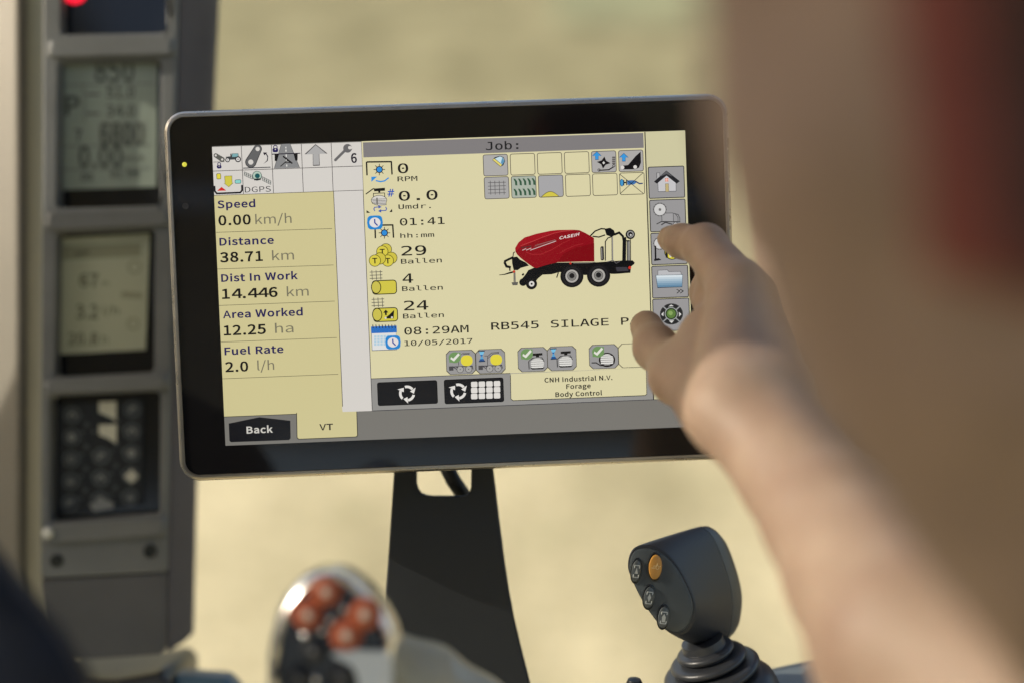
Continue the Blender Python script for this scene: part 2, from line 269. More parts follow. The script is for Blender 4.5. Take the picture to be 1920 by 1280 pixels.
def mesh_obj(name, verts, faces, mat, parent=None, smooth=True, space='cam', bevel=0.0, bseg=3, tint=None, subsurf=0):
    """verts in camera space ('cam'), world space, or the thing's own space ('local')"""
    if parent is not None:
        Minv = THING_M[root_of(parent).name].inverted()
    else:
        Minv = Matrix.Identity(4)
    if space == 'cam':
        T = Minv @ M_CAM
    elif space == 'world':
        T = Minv
    else:
        T = Matrix.Identity(4)
    me = bpy.data.meshes.new(name)
    if isinstance(verts, np.ndarray):
        A = np.array(T)
        V = verts @ A[:3, :3].T + A[:3, 3]
        me.from_pydata(V.tolist(), [], faces)
    else:
        me.from_pydata([tuple(T @ Vector(v)) for v in verts], [], [tuple(f) for f in faces])
    me.validate()
    bm = bmesh.new()
    bm.from_mesh(me)
    if tint is None:
        bmesh.ops.remove_doubles(bm, verts=bm.verts, dist=1e-6)
        bmesh.ops.recalc_face_normals(bm, faces=bm.faces)
    bm.to_mesh(me)
    bm.free()
    if tint is not None:
        at = me.attributes.new('tint', 'FLOAT_COLOR', 'POINT')
        at.data.foreach_set('color', np.array(tint, dtype=np.float32).ravel())
    me.materials.append(mat)
    o = bpy.data.objects.new(name, me)
    COL.objects.link(o)
    if parent is not None:
        o.parent = parent
    if bevel:
        md = o.modifiers.new('bevel', 'BEVEL')
        md.width = bevel
        md.segments = bseg
        md.limit_method = 'ANGLE'
        md.angle_limit = math.radians(35)
    if subsurf:
        md = o.modifiers.new('subsurf', 'SUBSURF')
        md.levels = md.render_levels = subsurf
    if smooth:
        me.polygons.foreach_set('use_smooth', [True] * len(me.polygons))
        if hasattr(me, 'set_sharp_from_angle'):
            me.set_sharp_from_angle(angle=math.radians(40 if not bevel else 30))
    return o

def tag(o, label, cat, group=None, kind=None):
    if label:
        o['label'] = label
        o['category'] = cat
    if group:
        o['group'] = group
    if kind:
        o['kind'] = kind
    return o

def rrect(x0, y0, x1, y1, r, n=6):
    pts = []
    for cx, cy, a0 in ((x1 - r, y1 - r, 0), (x0 + r, y1 - r, 90), (x0 + r, y0 + r, 180), (x1 - r, y0 + r, 270)):
        for i in range(n + 1):
            a = math.radians(a0 + 90 * i / n)
            pts.append((cx + r * math.cos(a), cy + r * math.sin(a)))
    return pts

def loft(rings, cap0=True, cap1=True):
    n = len(rings[0])
    V = [Vector(p) for r in rings for p in r]
    F = []
    for i in range(len(rings) - 1):
        for j in range(n):
            k = (j + 1) % n
            F.append((i * n + j, i * n + k, (i + 1) * n + k, (i + 1) * n + j))
    if cap0:
        F.append(tuple(range(n - 1, -1, -1)))
    if cap1:
        b = (len(rings) - 1) * n
        F.append(tuple(range(b, b + n)))
    return V, F

def plate(outline, holes, d0, d1, proj):
    """flat slab with holes; proj(p, d) -> point. d0 front, d1 back."""
    loops = [outline] + list(holes)
    V, F = [], []
    flat = [p for l in loops for p in l]
    tri = tessellate_polygon([[Vector((p[0], p[1], 0)) for p in l] for l in loops])
    n = len(flat)
    for d in (d0, d1):
        V += [proj(p, d) for p in flat]
    for t in tri:
        F.append((t[0], t[1], t[2]))
        F.append((n + t[2], n + t[1], n + t[0]))
    s = 0
    for l in loops:
        m = len(l)
        for i in range(m):
            a, b = s + i, s + (i + 1) % m
            F.append((a, b, n + b, n + a))
        s += m
    return V, F

def smooth_closed(pts, n=48):
    """Catmull-Rom through a closed list of points, resampled"""
    m = len(pts)
    out = []
    per = max(1, n // m)
    for i in range(m):
        p0, p1, p2, p3 = (Vector(pts[(i + k - 1) % m]) for k in range(4))
        for s in range(per):
            t = s / per
            out.append(tuple(0.5 * ((2 * p1) + (p2 - p0) * t + (2 * p0 - 5 * p1 + 4 * p2 - p3) * t * t + (3 * p1 - p0 - 3 * p2 + p3) * t ** 3)))
    return out

def tube(path, radii, n=14):
    rings = []
    P = [Vector(p) for p in path]
    up = Vector((0, 0, 1))
    for i, p in enumerate(P):
        t = (P[min(i + 1, len(P) - 1)] - P[max(i - 1, 0)]).normalized()
        a = t.cross(up)
        if a.length < 1e-3:
            a = t.cross(Vector((0, 1, 0)))
        a.normalize()
        b = a.cross(t).normalized()
        r = radii[i] if isinstance(radii, (list, tuple)) else radii
        rings.append([p + a * (r * math.cos(2 * math.pi * k / n)) + b * (r * math.sin(2 * math.pi * k / n)) for k in range(n)])
    return loft(rings)

def lathe(origin, axis, profile, n=28, squash=1.0):
    """profile: (radius, height along axis)"""
    ax = Vector(axis).normalized()
    a = ax.cross(Vector((0, 1, 0)) if abs(ax.y) < 0.9 else Vector((1, 0, 0))).normalized()
    b = ax.cross(a).normalized()
    O = Vector(origin)
    rings = [[O + ax * h + a * (r * math.cos(2 * math.pi * k / n)) + b * (r * squash * math.sin(2 * math.pi * k / n)) for k in range(n)] for r, h in profile]
    return loft(rings)

# ---- implicit surface: rounded cones blended together, meshed with surface nets
def cones_field(cones, lo, hi, h, k=0.003):
    lo = np.array(lo); hi = np.array(hi)
    N = np.ceil((hi - lo) / h).astype(int) + 1
    S = np.full(N, 1e-30)
    for a, b, ra, rb in cones:
        a = np.array(a, float); b = np.array(b, float)
        R = max(ra, rb) + 8 * k + 2 * h
        i0 = np.clip(np.floor((np.minimum(a, b) - R - lo) / h).astype(int), 0, N)
        i1 = np.clip(np.ceil((np.maximum(a, b) + R - lo) / h).astype(int) + 1, 0, N)
        if np.any(i1 <= i0):
            continue
        X = (lo[0] + h * np.arange(i0[0], i1[0]))[:, None, None]
        Y = (lo[1] + h * np.arange(i0[1], i1[1]))[None, :, None]
        Z = (lo[2] + h * np.arange(i0[2], i1[2]))[None, None, :]
        ab = b - a
        L2 = max(ab @ ab, 1e-12)
        t = np.clip(((X - a[0]) * ab[0] + (Y - a[1]) * ab[1] + (Z - a[2]) * ab[2]) / L2, 0, 1)
        d = np.sqrt((X - a[0] - t * ab[0]) ** 2 + (Y - a[1] - t * ab[1]) ** 2 + (Z - a[2] - t * ab[2]) ** 2) - (ra + (rb - ra) * t)
        S[i0[0]:i1[0], i0[1]:i1[1], i0[2]:i1[2]] += np.exp(-np.clip(d / k, -40, 40))
    return -k * np.log(S)

def surface_nets(F, lo, h):
    ins = F < 0
    c = ins[:-1, :-1, :-1].astype(np.int8)
    cnt = np.zeros_like(c)
    for dx in (0, 1):
        for dy in (0, 1):
            for dz in (0, 1):
                cnt += ins[dx:F.shape[0] - 1 + dx, dy:F.shape[1] - 1 + dy, dz:F.shape[2] - 1 + dz]
    mixed = (cnt > 0) & (cnt < 8)
    I, J, K = np.nonzero(mixed)
    idx = np.full(mixed.shape, -1, dtype=np.int64)
    idx[I, J, K] = np.arange(len(I))
    acc = np.zeros((len(I), 3)); num = np.zeros(len(I))
    C = [(a, b, d) for a in (0, 1) for b in (0, 1) for d in (0, 1)]
    for u in C:
        for v in C:
            if sum(abs(np.array(u) - np.array(v))) != 1 or u > v:
                continue
            fa = F[I + u[0], J + u[1], K + u[2]]; fb = F[I + v[0], J + v[1], K + v[2]]
            m = (fa < 0) != (fb < 0)
            t = np.where(m, fa / np.where(m, fa - fb, 1), 0)
            p = np.array(u)[None, :] + t[:, None] * (np.array(v) - np.array(u))[None, :]
            acc += np.where(m[:, None], p, 0); num += m
    V = np.array(lo) + h * (np.stack([I, J, K], 1) + acc / num[:, None])
    Q = []
    for ax in range(3):
        sl0 = [slice(None)] * 3; sl1 = [slice(None)] * 3
        sl0[ax] = slice(0, -1); sl1[ax] = slice(1, None)
        e = ins[tuple(sl0)] != ins[tuple(sl1)]
        s = ins[tuple(sl0)]
        o1, o2 = [(1, 2), (2, 0), (0, 1)][ax]
        E = np.array(np.nonzero(e))
        ok = (E[o1] > 0) & (E[o2] > 0) & (E[o1] < F.shape[o1] - 1) & (E[o2] < F.shape[o2] - 1)
        E = E[:, ok]
        sg = s[E[0], E[1], E[2]]
        q = []
        for a, b in ((-1, -1), (0, -1), (0, 0), (-1, 0)):
            D = E.copy(); D[o1] += a; D[o2] += b
            q.append(idx[D[0], D[1], D[2]])
        q = np.stack(q, 1)
        q[~sg] = q[~sg][:, ::-1]
        Q.append(q)
    Q = np.concatenate(Q)
    Q = Q[(Q >= 0).all(1)]
    # a little fairing
    for it in range(4):
        s = np.zeros_like(V); n = np.zeros(len(V))
        for a in range(4):
            b = (a + 1) % 4
            np.add.at(s, Q[:, a], V[Q[:, b]]); np.add.at(n, Q[:, a], 1)
            np.add.at(s, Q[:, b], V[Q[:, a]]); np.add.at(n, Q[:, b], 1)
        lap = s / np.maximum(n, 1)[:, None] - V
        V = V + lap * (0.5 if it % 2 == 0 else -0.52)
    return V, Q.tolist()

# ---- flat drawing (screens, legends): coloured pieces stacked in thin layers
GL = {}
def _glyphs(key):
    if key not in GL:
        d = {}
        for row in GLYPHS[key].split('\n'):
            head, *loops = row[1:].split('|')
            d[row[0]] = (int(head), [[tuple(map(float, p.split(','))) for p in l.split(' ')] for l in loops])
        if key == 'M':
            adv, L = d['0']
            L = sorted(L, key=lambda l: (min(p[1] for p in l)))
            d['0'] = (adv, L[:2] + [[(27, 35), (39, 35), (39, 46), (27, 46)]])
        GL[key] = d
    return GL[key]

class Draw:
    def __init__(self, mapf, unit, z0=0.0, dz=1e-5, sgn=1):
        self.m, self.u, self.z, self.dz = mapf, unit, z0, dz
        self.V, self.F, self.C = [], [], []
    def raw(self, loops, col):
        """loops: local xy; first is the outline or any contour, even-odd by tessellation"""
        c = lin(col)
        n0 = len(self.V)
        flat = [p for l in loops for p in l]
        self.V += [(p[0], p[1], self.z) for p in flat]
        self.C += [(*c, 1.0)] * len(flat)
        if len(loops) == 1 and len(loops[0]) == 4:
            self.F += [(n0, n0 + 1, n0 + 2, n0 + 3)]
        else:
            for t in tessellate_polygon([[Vector((p[0], p[1], 0)) for p in l] for l in loops]):
                self.F.append(tuple(n0 + i for i in t))
    def up(self):
        self.z += self.dz
        return self
    def poly(self, pts, col):
        self.raw([[self.m(*p) for p in pts]], col); return self.up()
    def box(self, p0, p1, col):
        a, b = self.m(*p0), self.m(*p1)
        self.raw([[(a[0], b[1]), (b[0], b[1]), (b[0], a[1]), (a[0], a[1])]], col); return self.up()
    def vgrad(self, p0, p1, c0, c1, n=6):
        a, b = self.m(*p0), self.m(*p1)
        for i in range(n):
            y0 = a[1] + (b[1] - a[1]) * i / n; y1 = a[1] + (b[1] - a[1]) * (i + 1) / n
            t = (i + 0.5) / n
            self.raw([[(a[0], y1), (b[0], y1), (b[0], y0), (a[0], y0)]], tuple(u + (v - u) * t for u, v in zip(c0, c1)))
        return self.up()
    def rbox(self, p0, p1, r, fill, stroke=None, w=1.3, n=4):
        a, b = self.m(*p0), self.m(*p1)
        x0, x1 = sorted((a[0], b[0])); y0, y1 = sorted((a[1], b[1]))
        R = r * self.u
        if stroke is not None:
            W = w * self.u
            self.raw([rrect(x0, y0, x1, y1, R, n)], stroke); self.up()
            if fill is not None:
                self.raw([rrect(x0 + W, y0 + W, x1 - W, y1 - W, max(R - W, 1e-6), n)], fill); self.up()
        else:
            self.raw([rrect(x0, y0, x1, y1, R, n)], fill); self.up()
        return self
    def circ(self, c, r, col, ry=None, n=22, a0=0, a1=360):
        o = self.m(*c); ry = r if ry is None else ry
        self.raw([[(o[0] + r * self.u * math.cos(math.radians(a0 + (a1 - a0) * i / n)), o[1] + ry * self.u * math.sin(math.radians(a0 + (a1 - a0) * i / n))) for i in range(n if a1 - a0 == 360 else n + 1)]], col)
        return self.up()
    def ring(self, c, r0, r1, col, n=26, a0=0, a1=360):
        o = self.m(*c)
        for i in range(n):
            q = [math.radians(a0 + (a1 - a0) * (i + s) / n) for s in (0, 1)]
            P = [(o[0] + r * self.u * math.cos(t), o[1] + r * self.u * math.sin(t)) for r, t in ((r0, q[0]), (r1, q[0]), (r1, q[1]), (r0, q[1]))]
            self.raw([P], col)
        return self.up()
    def line(self, pts, wd, col):
        P = [Vector(self.m(*p)) for p in pts]
        W = wd * self.u / 2
        for a, b in zip(P[:-1], P[1:]):
            d = (b - a)
            if d.length < 1e-9:
                continue
            d.normalize()
            nrm = Vector((-d.y, d.x)) * W
            e = d * W * (0.5 if len(P) > 2 else 0)
            self.raw([[tuple(a - e - nrm), tuple(b + e - nrm), tuple(b + e + nrm), tuple(a - e + nrm)]], col)
        return self.up()
    def text(self, key, s, p0, p1, cap, col):
        G = _glyphs(key)
        x = 0; items = []; lo, hi = 1e9, -1e9
        for ch in s:
            if ch == ' ':
                x += G['A' if 'A' in G else 'D'][0] * (1.0 if key == 'M' else 0.42); continue
            adv, L = G[ch]
            items.append((x, L))
            for l in L:
                lo = min(lo, x + min(p[0] for p in l)); hi = max(hi, x + max(p[0] for p in l))
            x += adv
        a, b = self.m(*p0), self.m(*p1)
        sx = (b[0] - a[0]) / (hi - lo); sy = cap * self.u / 80.0
        y0 = (a[1] + b[1]) / 2
        for x, L in items:
            T = [[(a[0] + (x + p[0] - lo) * sx, y0 + p[1] * sy) for p in l] for l in L]
            # separate islands so that dots and holes both tessellate
            def area(l):
                return sum(l[i - 1][0] * l[i][1] - l[i][0] * l[i - 1][1] for i in range(len(l))) / 2
            outer = []
            for l in sorted(T, key=lambda l: -abs(area(l))):
                inside = None
                for g in outer:
                    o = g[0]
                    if min(p[0] for p in o) <= min(p[0] for p in l) and max(p[0] for p in o) >= max(p[0] for p in l) and min(p[1] for p in o) <= min(p[1] for p in l) and max(p[1] for p in o) >= max(p[1] for p in l):
                        inside = g
                        break
                if inside is None:
                    outer.append([l])
                elif len(inside) > 1 and any(min(p[0] for p in h) < min(p[0] for p in l) and max(p[0] for p in h) > max(p[0] for p in l) and min(p[1] for p in h) < min(p[1] for p in l) and max(p[1] for p in h) > max(p[1] for p in l) for h in inside[1:]):
                    outer.append([l])          # a dot inside a hole
                else:
                    inside.append(l)
            for g in outer:
                self.raw(g, col)
        return self.up()
    def build(self, name, mat, parent, space='local', lift=None):
        V = self.V if lift is None else [lift(v) for v in self.V]
        F = self.F
        return mesh_obj(name, V, F, mat, parent, smooth=False, space=space, tint=self.C)

def Z(x0, y0, s):
    """turns the coordinates of an enlarged crop of the photograph into photo pixels"""
    return lambda x, y: (x0 + x / s, y0 + y / s)

# ================================================================== SETTING
def field_material():
    m = bpy.data.materials.new('dry_stubble')
    m.use_nodes = True
    t = m.node_tree
    b = t.nodes['Principled BSDF']
    b.inputs['Roughness'].default_value = 0.95
    b.inputs['Specular IOR Level'].default_value = 0.1
    g = t.nodes.new('ShaderNodeNewGeometry')
    def noise(scale, detail, sx=1, sy=1):
        mp = t.nodes.new('ShaderNodeMapping')
        mp.inputs['Scale'].default_value = (sx, sy, 1)
        t.links.new(g.outputs['Position'], mp.inputs['Vector'])
        n = t.nodes.new('ShaderNodeTexNoise')
        n.inputs['Scale'].default_value = scale
        n.inputs['Detail'].default_value = detail
        t.links.new(mp.outputs[0], n.inputs['Vector'])
        return n
    def ramp(n, c0, c1, p0, p1):
        r = t.nodes.new('ShaderNodeValToRGB')
        r.color_ramp.elements[0].color = (*c0, 1); r.color_ramp.elements[0].position = p0
        r.color_ramp.elements[1].color = (*c1, 1); r.color_ramp.elements[1].position = p1
        t.links.new(n.outputs['Fac'], r.inputs[0])
        return r
    big = ramp(noise(1.3, 3, 1, 0.55), (0.38, 0.335, 0.193), (0.66, 0.58, 0.36), 0.34, 0.64)
    fine = ramp(noise(14, 6), (0.72, 0.70, 0.66), (1.1, 1.1, 1.08), 0.3, 0.7)
    mx = t.nodes.new('ShaderNodeMix'); mx.data_type = 'RGBA'; mx.blend_type = 'MULTIPLY'
    mx.inputs[0].default_value = 1.0
    t.links.new(big.outputs[0], mx.inputs[6]); t.links.new(fine.outputs[0], mx.inputs[7])
    sx = t.nodes.new('ShaderNodeSeparateXYZ'); t.links.new(g.outputs['Position'], sx.inputs[0])
    wob = t.nodes.new('ShaderNodeMath'); wob.operation = 'MULTIPLY_ADD'; wob.inputs[1].default_value = 9.0
    t.links.new(noise(0.22, 4).outputs['Fac'], wob.inputs[0]); t.links.new(sx.outputs['Y'], wob.inputs[2])
    zr = t.nodes.new('ShaderNodeMapRange'); zr.inputs[1].default_value = 11.0; zr.inputs[2].default_value = 19.0
    t.links.new(wob.outputs[0], zr.inputs[0])
    zone = t.nodes.new('ShaderNodeMix'); zone.data_type = 'RGBA'; zone.blend_type = 'MULTIPLY'
    zone.inputs[7].default_value = (0.59, 0.605, 0.55, 1)
    t.links.new(zr.outputs[0], zone.inputs[0]); t.links.new(mx.outputs[2], zone.inputs[6])
    weeds = ramp(noise(2.3, 5, 1, 0.7), (0, 0, 0), (1, 1, 1), 0.64, 0.74)
    m2 = t.nodes.new('ShaderNodeMix'); m2.data_type = 'RGBA'
    m2.inputs[7].default_value = (0.22, 0.24, 0.10, 1)
    mul = t.nodes.new('ShaderNodeMath'); mul.operation = 'MULTIPLY'; mul.inputs[1].default_value = 0.55
    t.links.new(weeds.outputs[0], mul.inputs[0])
    t.links.new(mul.outputs[0], m2.inputs[0]); t.links.new(zone.outputs[2], m2.inputs[6])
    t.links.new(m2.outputs[2], b.inputs['Base Color'])
    bn = t.nodes.new('ShaderNodeBump'); bn.inputs['Strength'].default_value = 0.5; bn.inputs['Distance'].default_value = 0.05
    t.links.new(noise(22, 5).outputs['Fac'], bn.inputs['Height']); t.links.new(bn.outputs[0], b.inputs['Normal'])
    return m

def sheet(name, x0, y0, x1, y1, z, nx, ny, mat, amp=0.0):
    V = [(x0 + (x1 - x0) * i / nx, y0 + (y1 - y0) * j / ny, z + amp * random.uniform(-1, 1)) for j in range(ny + 1) for i in range(nx + 1)]
    F = [(j * (nx + 1) + i, j * (nx + 1) + i + 1, (j + 1) * (nx + 1) + i + 1, (j + 1) * (nx + 1) + i) for j in range(ny) for i in range(nx)]
    o = mesh_obj(name, V, F, mat, None, space='world')
    o['kind'] = 'structure'
    return o

sheet('ground', -600, -600, 600, 900, 0.0, 8, 8, field_material())
sheet('meadow', 0.6, 19.6, 600, 900, 0.02, 60, 8, pmat('meadow_green', (0.275, 0.275, 0.15), 0.95, spec=0.1, noise=0.35, nscale=0.5))

REAR_HEAD = CAM_Z + 0.0
# unseen cab shell, added to keep sky off the screen and shade the hand
liner = pmat('bounce_liner', (0.46, 0.445, 0.41), 0.9, noise=0.15, nscale=30)  # kept pale so the unseen shell bounces light back inside
def world_box(name, x0, y0, z0, x1, y1, z1, mat, bev=0.02):
    V = [(x, y, z) for x in (x0, x1) for y in (y0, y1) for z in (z0, z1)]
    F = [(0, 1, 3, 2), (4, 6, 7, 5), (0, 4, 5, 1), (2, 3, 7, 6), (0, 2, 6, 4), (1, 5, 7, 3)]
    return mesh_obj(name, V, F, mat, None, space='world', bevel=bev)
V, F = plate([(-0.98, -0.82), (1.2, -0.82), (1.2, 1.05), (-0.98, 1.05)], [[(-0.60, -0.44), (0.98, -0.44), (0.98, 0.36), (-0.60, 0.36)]], CAM_Z + 0.42, CAM_Z + 0.50, lambda p, d: Vector((p[0], p[1], d)))  # hatch added to let sky light reach the hand and column
roof = mesh_obj('unseen_cab_roof', V, F, liner, None, space='world', bevel=0.01)
tag(roof, 'unseen pale cab roof with a hatch added to light the hand and instruments', 'roof')
V, F = plate([(-0.98, 0.9), (1.2, 0.9), (1.2, CAM_Z + 0.41), (-0.98, CAM_Z + 0.41)], [[(-0.80, CAM_Z - 1.3), (1.05, CAM_Z - 1.3), (1.05, REAR_HEAD), (-0.80, REAR_HEAD)]], -0.90, -0.82, lambda p, d: Vector((p[0], d, p[1])))  # rear opening added for sky light, its top set to keep the bezel dark
rear = mesh_obj('unseen_rear_wall', V, F, liner, None, space='world', bevel=0.01)
tag(rear, 'unseen pale rear wall of the cab with an opening added to let sky light in', 'wall')
# unseen left wall, its openings shaped to sun the wrist and shade the hand
SILL = CAM_Z - 0.10
V, F = plate([(-0.80, 0.9), (1.42, 0.9), (1.42, CAM_Z + 0.41), (-0.80, CAM_Z + 0.41)],
             [[(0.28, SILL), (0.70, SILL), (0.70, CAM_Z + 0.265), (0.53, CAM_Z + 0.265), (0.53, CAM_Z + 0.36), (0.28, CAM_Z + 0.36)],
              [(0.845, SILL), (1.34, SILL), (1.34, CAM_Z + 0.28), (0.845, CAM_Z + 0.28)]], -0.97, -0.90, lambda p, d: Vector((d, p[0], p[1])))
side = mesh_obj('unseen_side_wall', V, F, liner, None, space='world', bevel=0.01)
tag(side, 'unseen pale side wall of the cab with two openings shaped to aim the sun', 'wall')

# ================================================================== BEIGE CAB POST
beige = pmat('beige_trim', (0.255, 0.23, 0.18), 0.55, noise=0.06, nscale=18, bump=0.25, bscale=900)
post = thing('cab_post', 'tall beige cab post beside the instrument column', 'post', cs(10, 900, 1.02))
def px_slab(name, pts, d0, d1, mat, parent, bevel=0.002, holes=(), dx=0.0):
    V, F = plate(pts, holes, d0, d1, lambda p, d: Vector((cs(p[0], p[1], d0).x, cs(p[0], p[1], d0).y, -d)))
    return mesh_obj(name, V, F, mat, parent, bevel=bevel)
fr = [cs(-230, -260, 1.025), cs(38, -260, .95), cs(40, 600, .95), cs(36, 1500, .95), cs(-230, 1500, 1.025)]
V, F = loft([fr, [p + Vector((0, 0, -0.09)) for p in fr]])
mesh_obj('trim_panel', V, F, beige, post, bevel=0.006)
px_slab('seal_strip', [(39, -250), (49, -250), (51, 600), (50, 1500), (38, 1500), (41, 600)], 0.958, 1.04, pmat('pale_seal', (0.30, 0.28, 0.21), 0.45, noise=0.05), post, 0.0015)

# added brown slab behind the forearm, blocking the bright field in the gap
bp = [(1392, -300), (1418, 200), (1442, 540), (1515, 850), (1640, 1280), (1700, 1500), (2500, 1500), (2400, -300)]
filler = px_slab('gap_filler', bp, 1.30, 1.36, pmat('filler_brown', (0.27, 0.198, 0.155), 0.8, noise=0.1, nscale=12, bump=0.2, bscale=600, spec=0.2), None, 0.02)
tag(filler, 'wide brown slab added behind the forearm to fill the bright gap', 'post')

# ================================================================== INSTRUMENT COLUMN
char = pmat('charcoal_plastic', (0.165, 0.172, 0.168), 0.55, noise=0.12, nscale=25, bump=0.35, bscale=1400, spec=0.3)
cheekm = pmat('cheek_plastic', (0.11, 0.103, 0.106), 0.8, noise=0.12, nscale=25, bump=0.35, bscale=1400, spec=0.08)
chard = pmat('dark_plastic', (0.022, 0.023, 0.025), 0.4, noise=0.15, nscale=40, bump=0.2, bscale=1200)
blackg = pmat('black_gloss', (0.006, 0.0065, 0.008), 0.12, noise=0.2, nscale=60)
ip = thing('instrument_column', 'charcoal instrument column with two grey displays and an icon panel', 'instrument panel', cs(200, 1240, 0.96))
DP = 0.918
win_top = [(112, -90), (311, -95), (312, 56), (306, 62), (118, 65), (112, 59)]
win_a = [(109, 121), (115, 115), (295, 112), (301, 118), (300, 378), (294, 386), (112, 391), (106, 385)]
win_b = [(105, 443), (111, 437), (284, 430), (290, 436), (289, 690), (283, 698), (107, 706), (101, 700)]
win_c = [(93, 748), (99, 742), (294, 733), (300, 739), (299, 956), (293, 963), (98, 979), (92, 973)]
pr = lambda p, d: Vector((cs(p[0], p[1], DP).x, cs(p[0], p[1], DP).y, -d))
out = [(80, -260), (340, -260), (333, 0), (326, 300), (317, 800), (311, 1072), (76, 1084), (76, 800), (79, 300)]
V, F = plate(out, [win_top, win_a, win_b, win_c], DP, DP + 0.03, pr)
mesh_obj('housing', V, F, char, ip, bevel=0.0016)
# sloping cheeks at both sides of the column
def cheek(name, pts_front, pts_back, d0, d1, mat):
    V = [pr(p, d0) for p in pts_front] + [pr(p, d1) for p in pts_back]
    n = len(pts_front)
    F = [(i, i + 1, n + i + 1, n + i) for i in range(n - 1)]
    m = len(V)
    V += [Vector((v.x, v.y, -(d1 + 0.03))) for v in V]
    F += [(i + m, n + i + m, n + i + 1 + m, i + 1 + m) for i in range(n - 1)]
    F += [(i, i + m, i + 1 + m, i + 1) for i in range(n - 1)] + [(n + i, n + i + 1, n + i + 1 + m, n + i + m) for i in range(n - 1)]
    F += [(0, n, n + m, m), (n - 1, n - 1 + m, 2 * n - 1 + m, 2 * n - 1)]
    mesh_obj(name, V, F, mat, ip, bevel=0.001)
cheek('side_cheek', [(78.5, -260), (78, 300), (75, 800), (75, 1085), (90, 1232)], [(50, -260), (52, 300), (52, 800), (54, 1085), (70, 1240)], DP + 0.004, DP + 0.03, chard)
cheek('side_cheek', [(341.5, -260), (334.5, 0), (327.5, 300), (318.5, 800), (312.5, 1072), (310, 1225)], [(384, -260), (374, 0), (360, 300), (342, 700), (332, 900), (325, 1222)], DP + 0.004, DP + 0.03, cheekm)
# raised bars between the windows
for a in ([(86, 74), (330, 70), (329, 102), (85, 108)], [(82, 398), (322, 392), (321, 422), (82, 432)], [(80, 711), (317, 702), (316, 728), (79, 738)], [(78, 985), (313, 968), (312, 1002), (77, 1020)]):
    px_slab('crossbar', a, DP - 0.006, DP + 0.002, char, ip, 0.0045)
px_slab('lower_cover', [(77, 1088), (311, 1074), (309, 1216), (300, 1226), (150, 1236), (92, 1236)], DP + 0.001, DP + 0.03, pmat('cover_plastic', (0.09, 0.09, 0.092), 0.5, noise=0.12, nscale=25, bump=0.35, bscale=1400), ip, 0.003)
for x, y in ((107, 1050), (282, 1032)):
    V, F = lathe(cs(x, y, DP) + Vector((0, 0, 0.0008)), (0, 0, 1), [(0.0043, 0), (0.0043, 0.0006), (0.0034, 0.0010), (0.0024, 0.0004), (0.0024, -0.0006)])
    mesh_obj('screw', V, F, pmat('screw_black', (0.008, 0.012, 0.011), 0.5), ip)
V, F = lathe(cs(88, 998, DP - 0.007), (-0.3, 0.25, 1), [(0.0036, -0.002), (0.0036, 0.0006), (0.0026, 0.0016), (0.0, 0.0018)])  # painted corner glint modelled as a pale bump, not a real button
mesh_obj('button', V, F, pmat('pale_glint', (0.55, 0.55, 0.48), 0.25), ip)
# window backs
px_slab('indicator_panel', [(100, -100), (320, -100), (320, 72), (100, 76)], DP + 0.014, DP + 0.026, blackg, ip, 0)
for wn in (win_a, win_b, win_c):
    c = (sum(p[0] for p in wn) / len(wn), sum(p[1] for p in wn) / len(wn))
    b = px_slab('window_back', [(c[0] + (p[0] - c[0]) * 1.06, c[1] + (p[1] - c[1]) * 1.05) for p in wn], DP + 0.014, DP + 0.026, blackg, ip, 0)
# red warning lamp high on the column
rl = bpy.data.materials.new('red_lamp'); rl.use_nodes = True
rb = rl.node_tree.nodes['Principled BSDF']
rb.inputs['Base Color'].default_value = (0.5, 0.01, 0.02, 1); rb.inputs['Emission Color'].default_value = (0.75, 0.008, 0.03, 1)
rb.inputs['Emission Strength'].default_value = 1.0
V, F = lathe(cs(140, -9, DP + 0.0135), (0, 0, 1), [(0.0076, 0), (0.0076, 0.001), (0.006, 0.002), (0, 0.0024)], squash=0.8)
mesh_obj('warning_lamp', V, F, rl, ip)

lcd_mat = attr_mat('reflective_display', 0, 0.3, 0.4)
def panel_draw(d):
    return Draw(lambda x, y: (cs(x, y, d).x, cs(x, y, d).y), d / FPX, -d, 2e-5)
LA = (150, 160, 146); TA = (76, 80, 70)
D = panel_draw(DP + 0.0125)
D.poly([(110, 119), (296, 115), (293, 351), (109, 357)], LA)
zl = Z(80, 100, 4.571)
T2 = (82, 87, 78)
D.text('B', '850', zl(445, 250), zl(785, 235), 39, T2)
D.line([zl(160, 275), zl(960, 262)], 1.5, T2)
D.text('B', 'P', zl(195, 530), zl(318, 525), 34, TA)
D.text('B', '51.0', zl(545, 385), zl(790, 380), 21, T2)
D.text('B', '34.0', zl(545, 545), zl(790, 540), 21, T2)
for yy in (355, 520):
    D.line([zl(375, yy), zl(490, yy)], 4, T2)
D.line([zl(350, 270), zl(360, 590)], 1.2, T2)
D.box(zl(485, 590), zl(885, 790), (134, 141, 128))
D.text('B', '6800', zl(490, 790), zl(870, 780), 40, T2)
D.text('B', '7', zl(275, 745), zl(340, 745), 19, T2)
D.poly([zl(150, 680), zl(190, 715), zl(150, 745)], T2)
D.line([zl(150, 800), zl(930, 790)], 1.5, T2)
D.text('B', '0.00', zl(310, 980), zl(685, 970), 38, T2)
D.text('R', 'km/h', zl(700, 930), zl(870, 925), 12, T2)
D.line([zl(150, 1000), zl(930, 990)], 1.5, T2)
D.text('B', '00', zl(330, 1095), zl(430, 1090), 13, T2)
D.text('B', '01', zl(585, 1070), zl(685, 1065), 12, T2)
D.text('B', '00', zl(725, 1065), zl(825, 1060), 12, T2)
D.build('gauge_display', lcd_mat, ip, 'cam')
LB = (178, 181, 155); TB = (104, 104, 82)
D = panel_draw(DP + 0.0125)
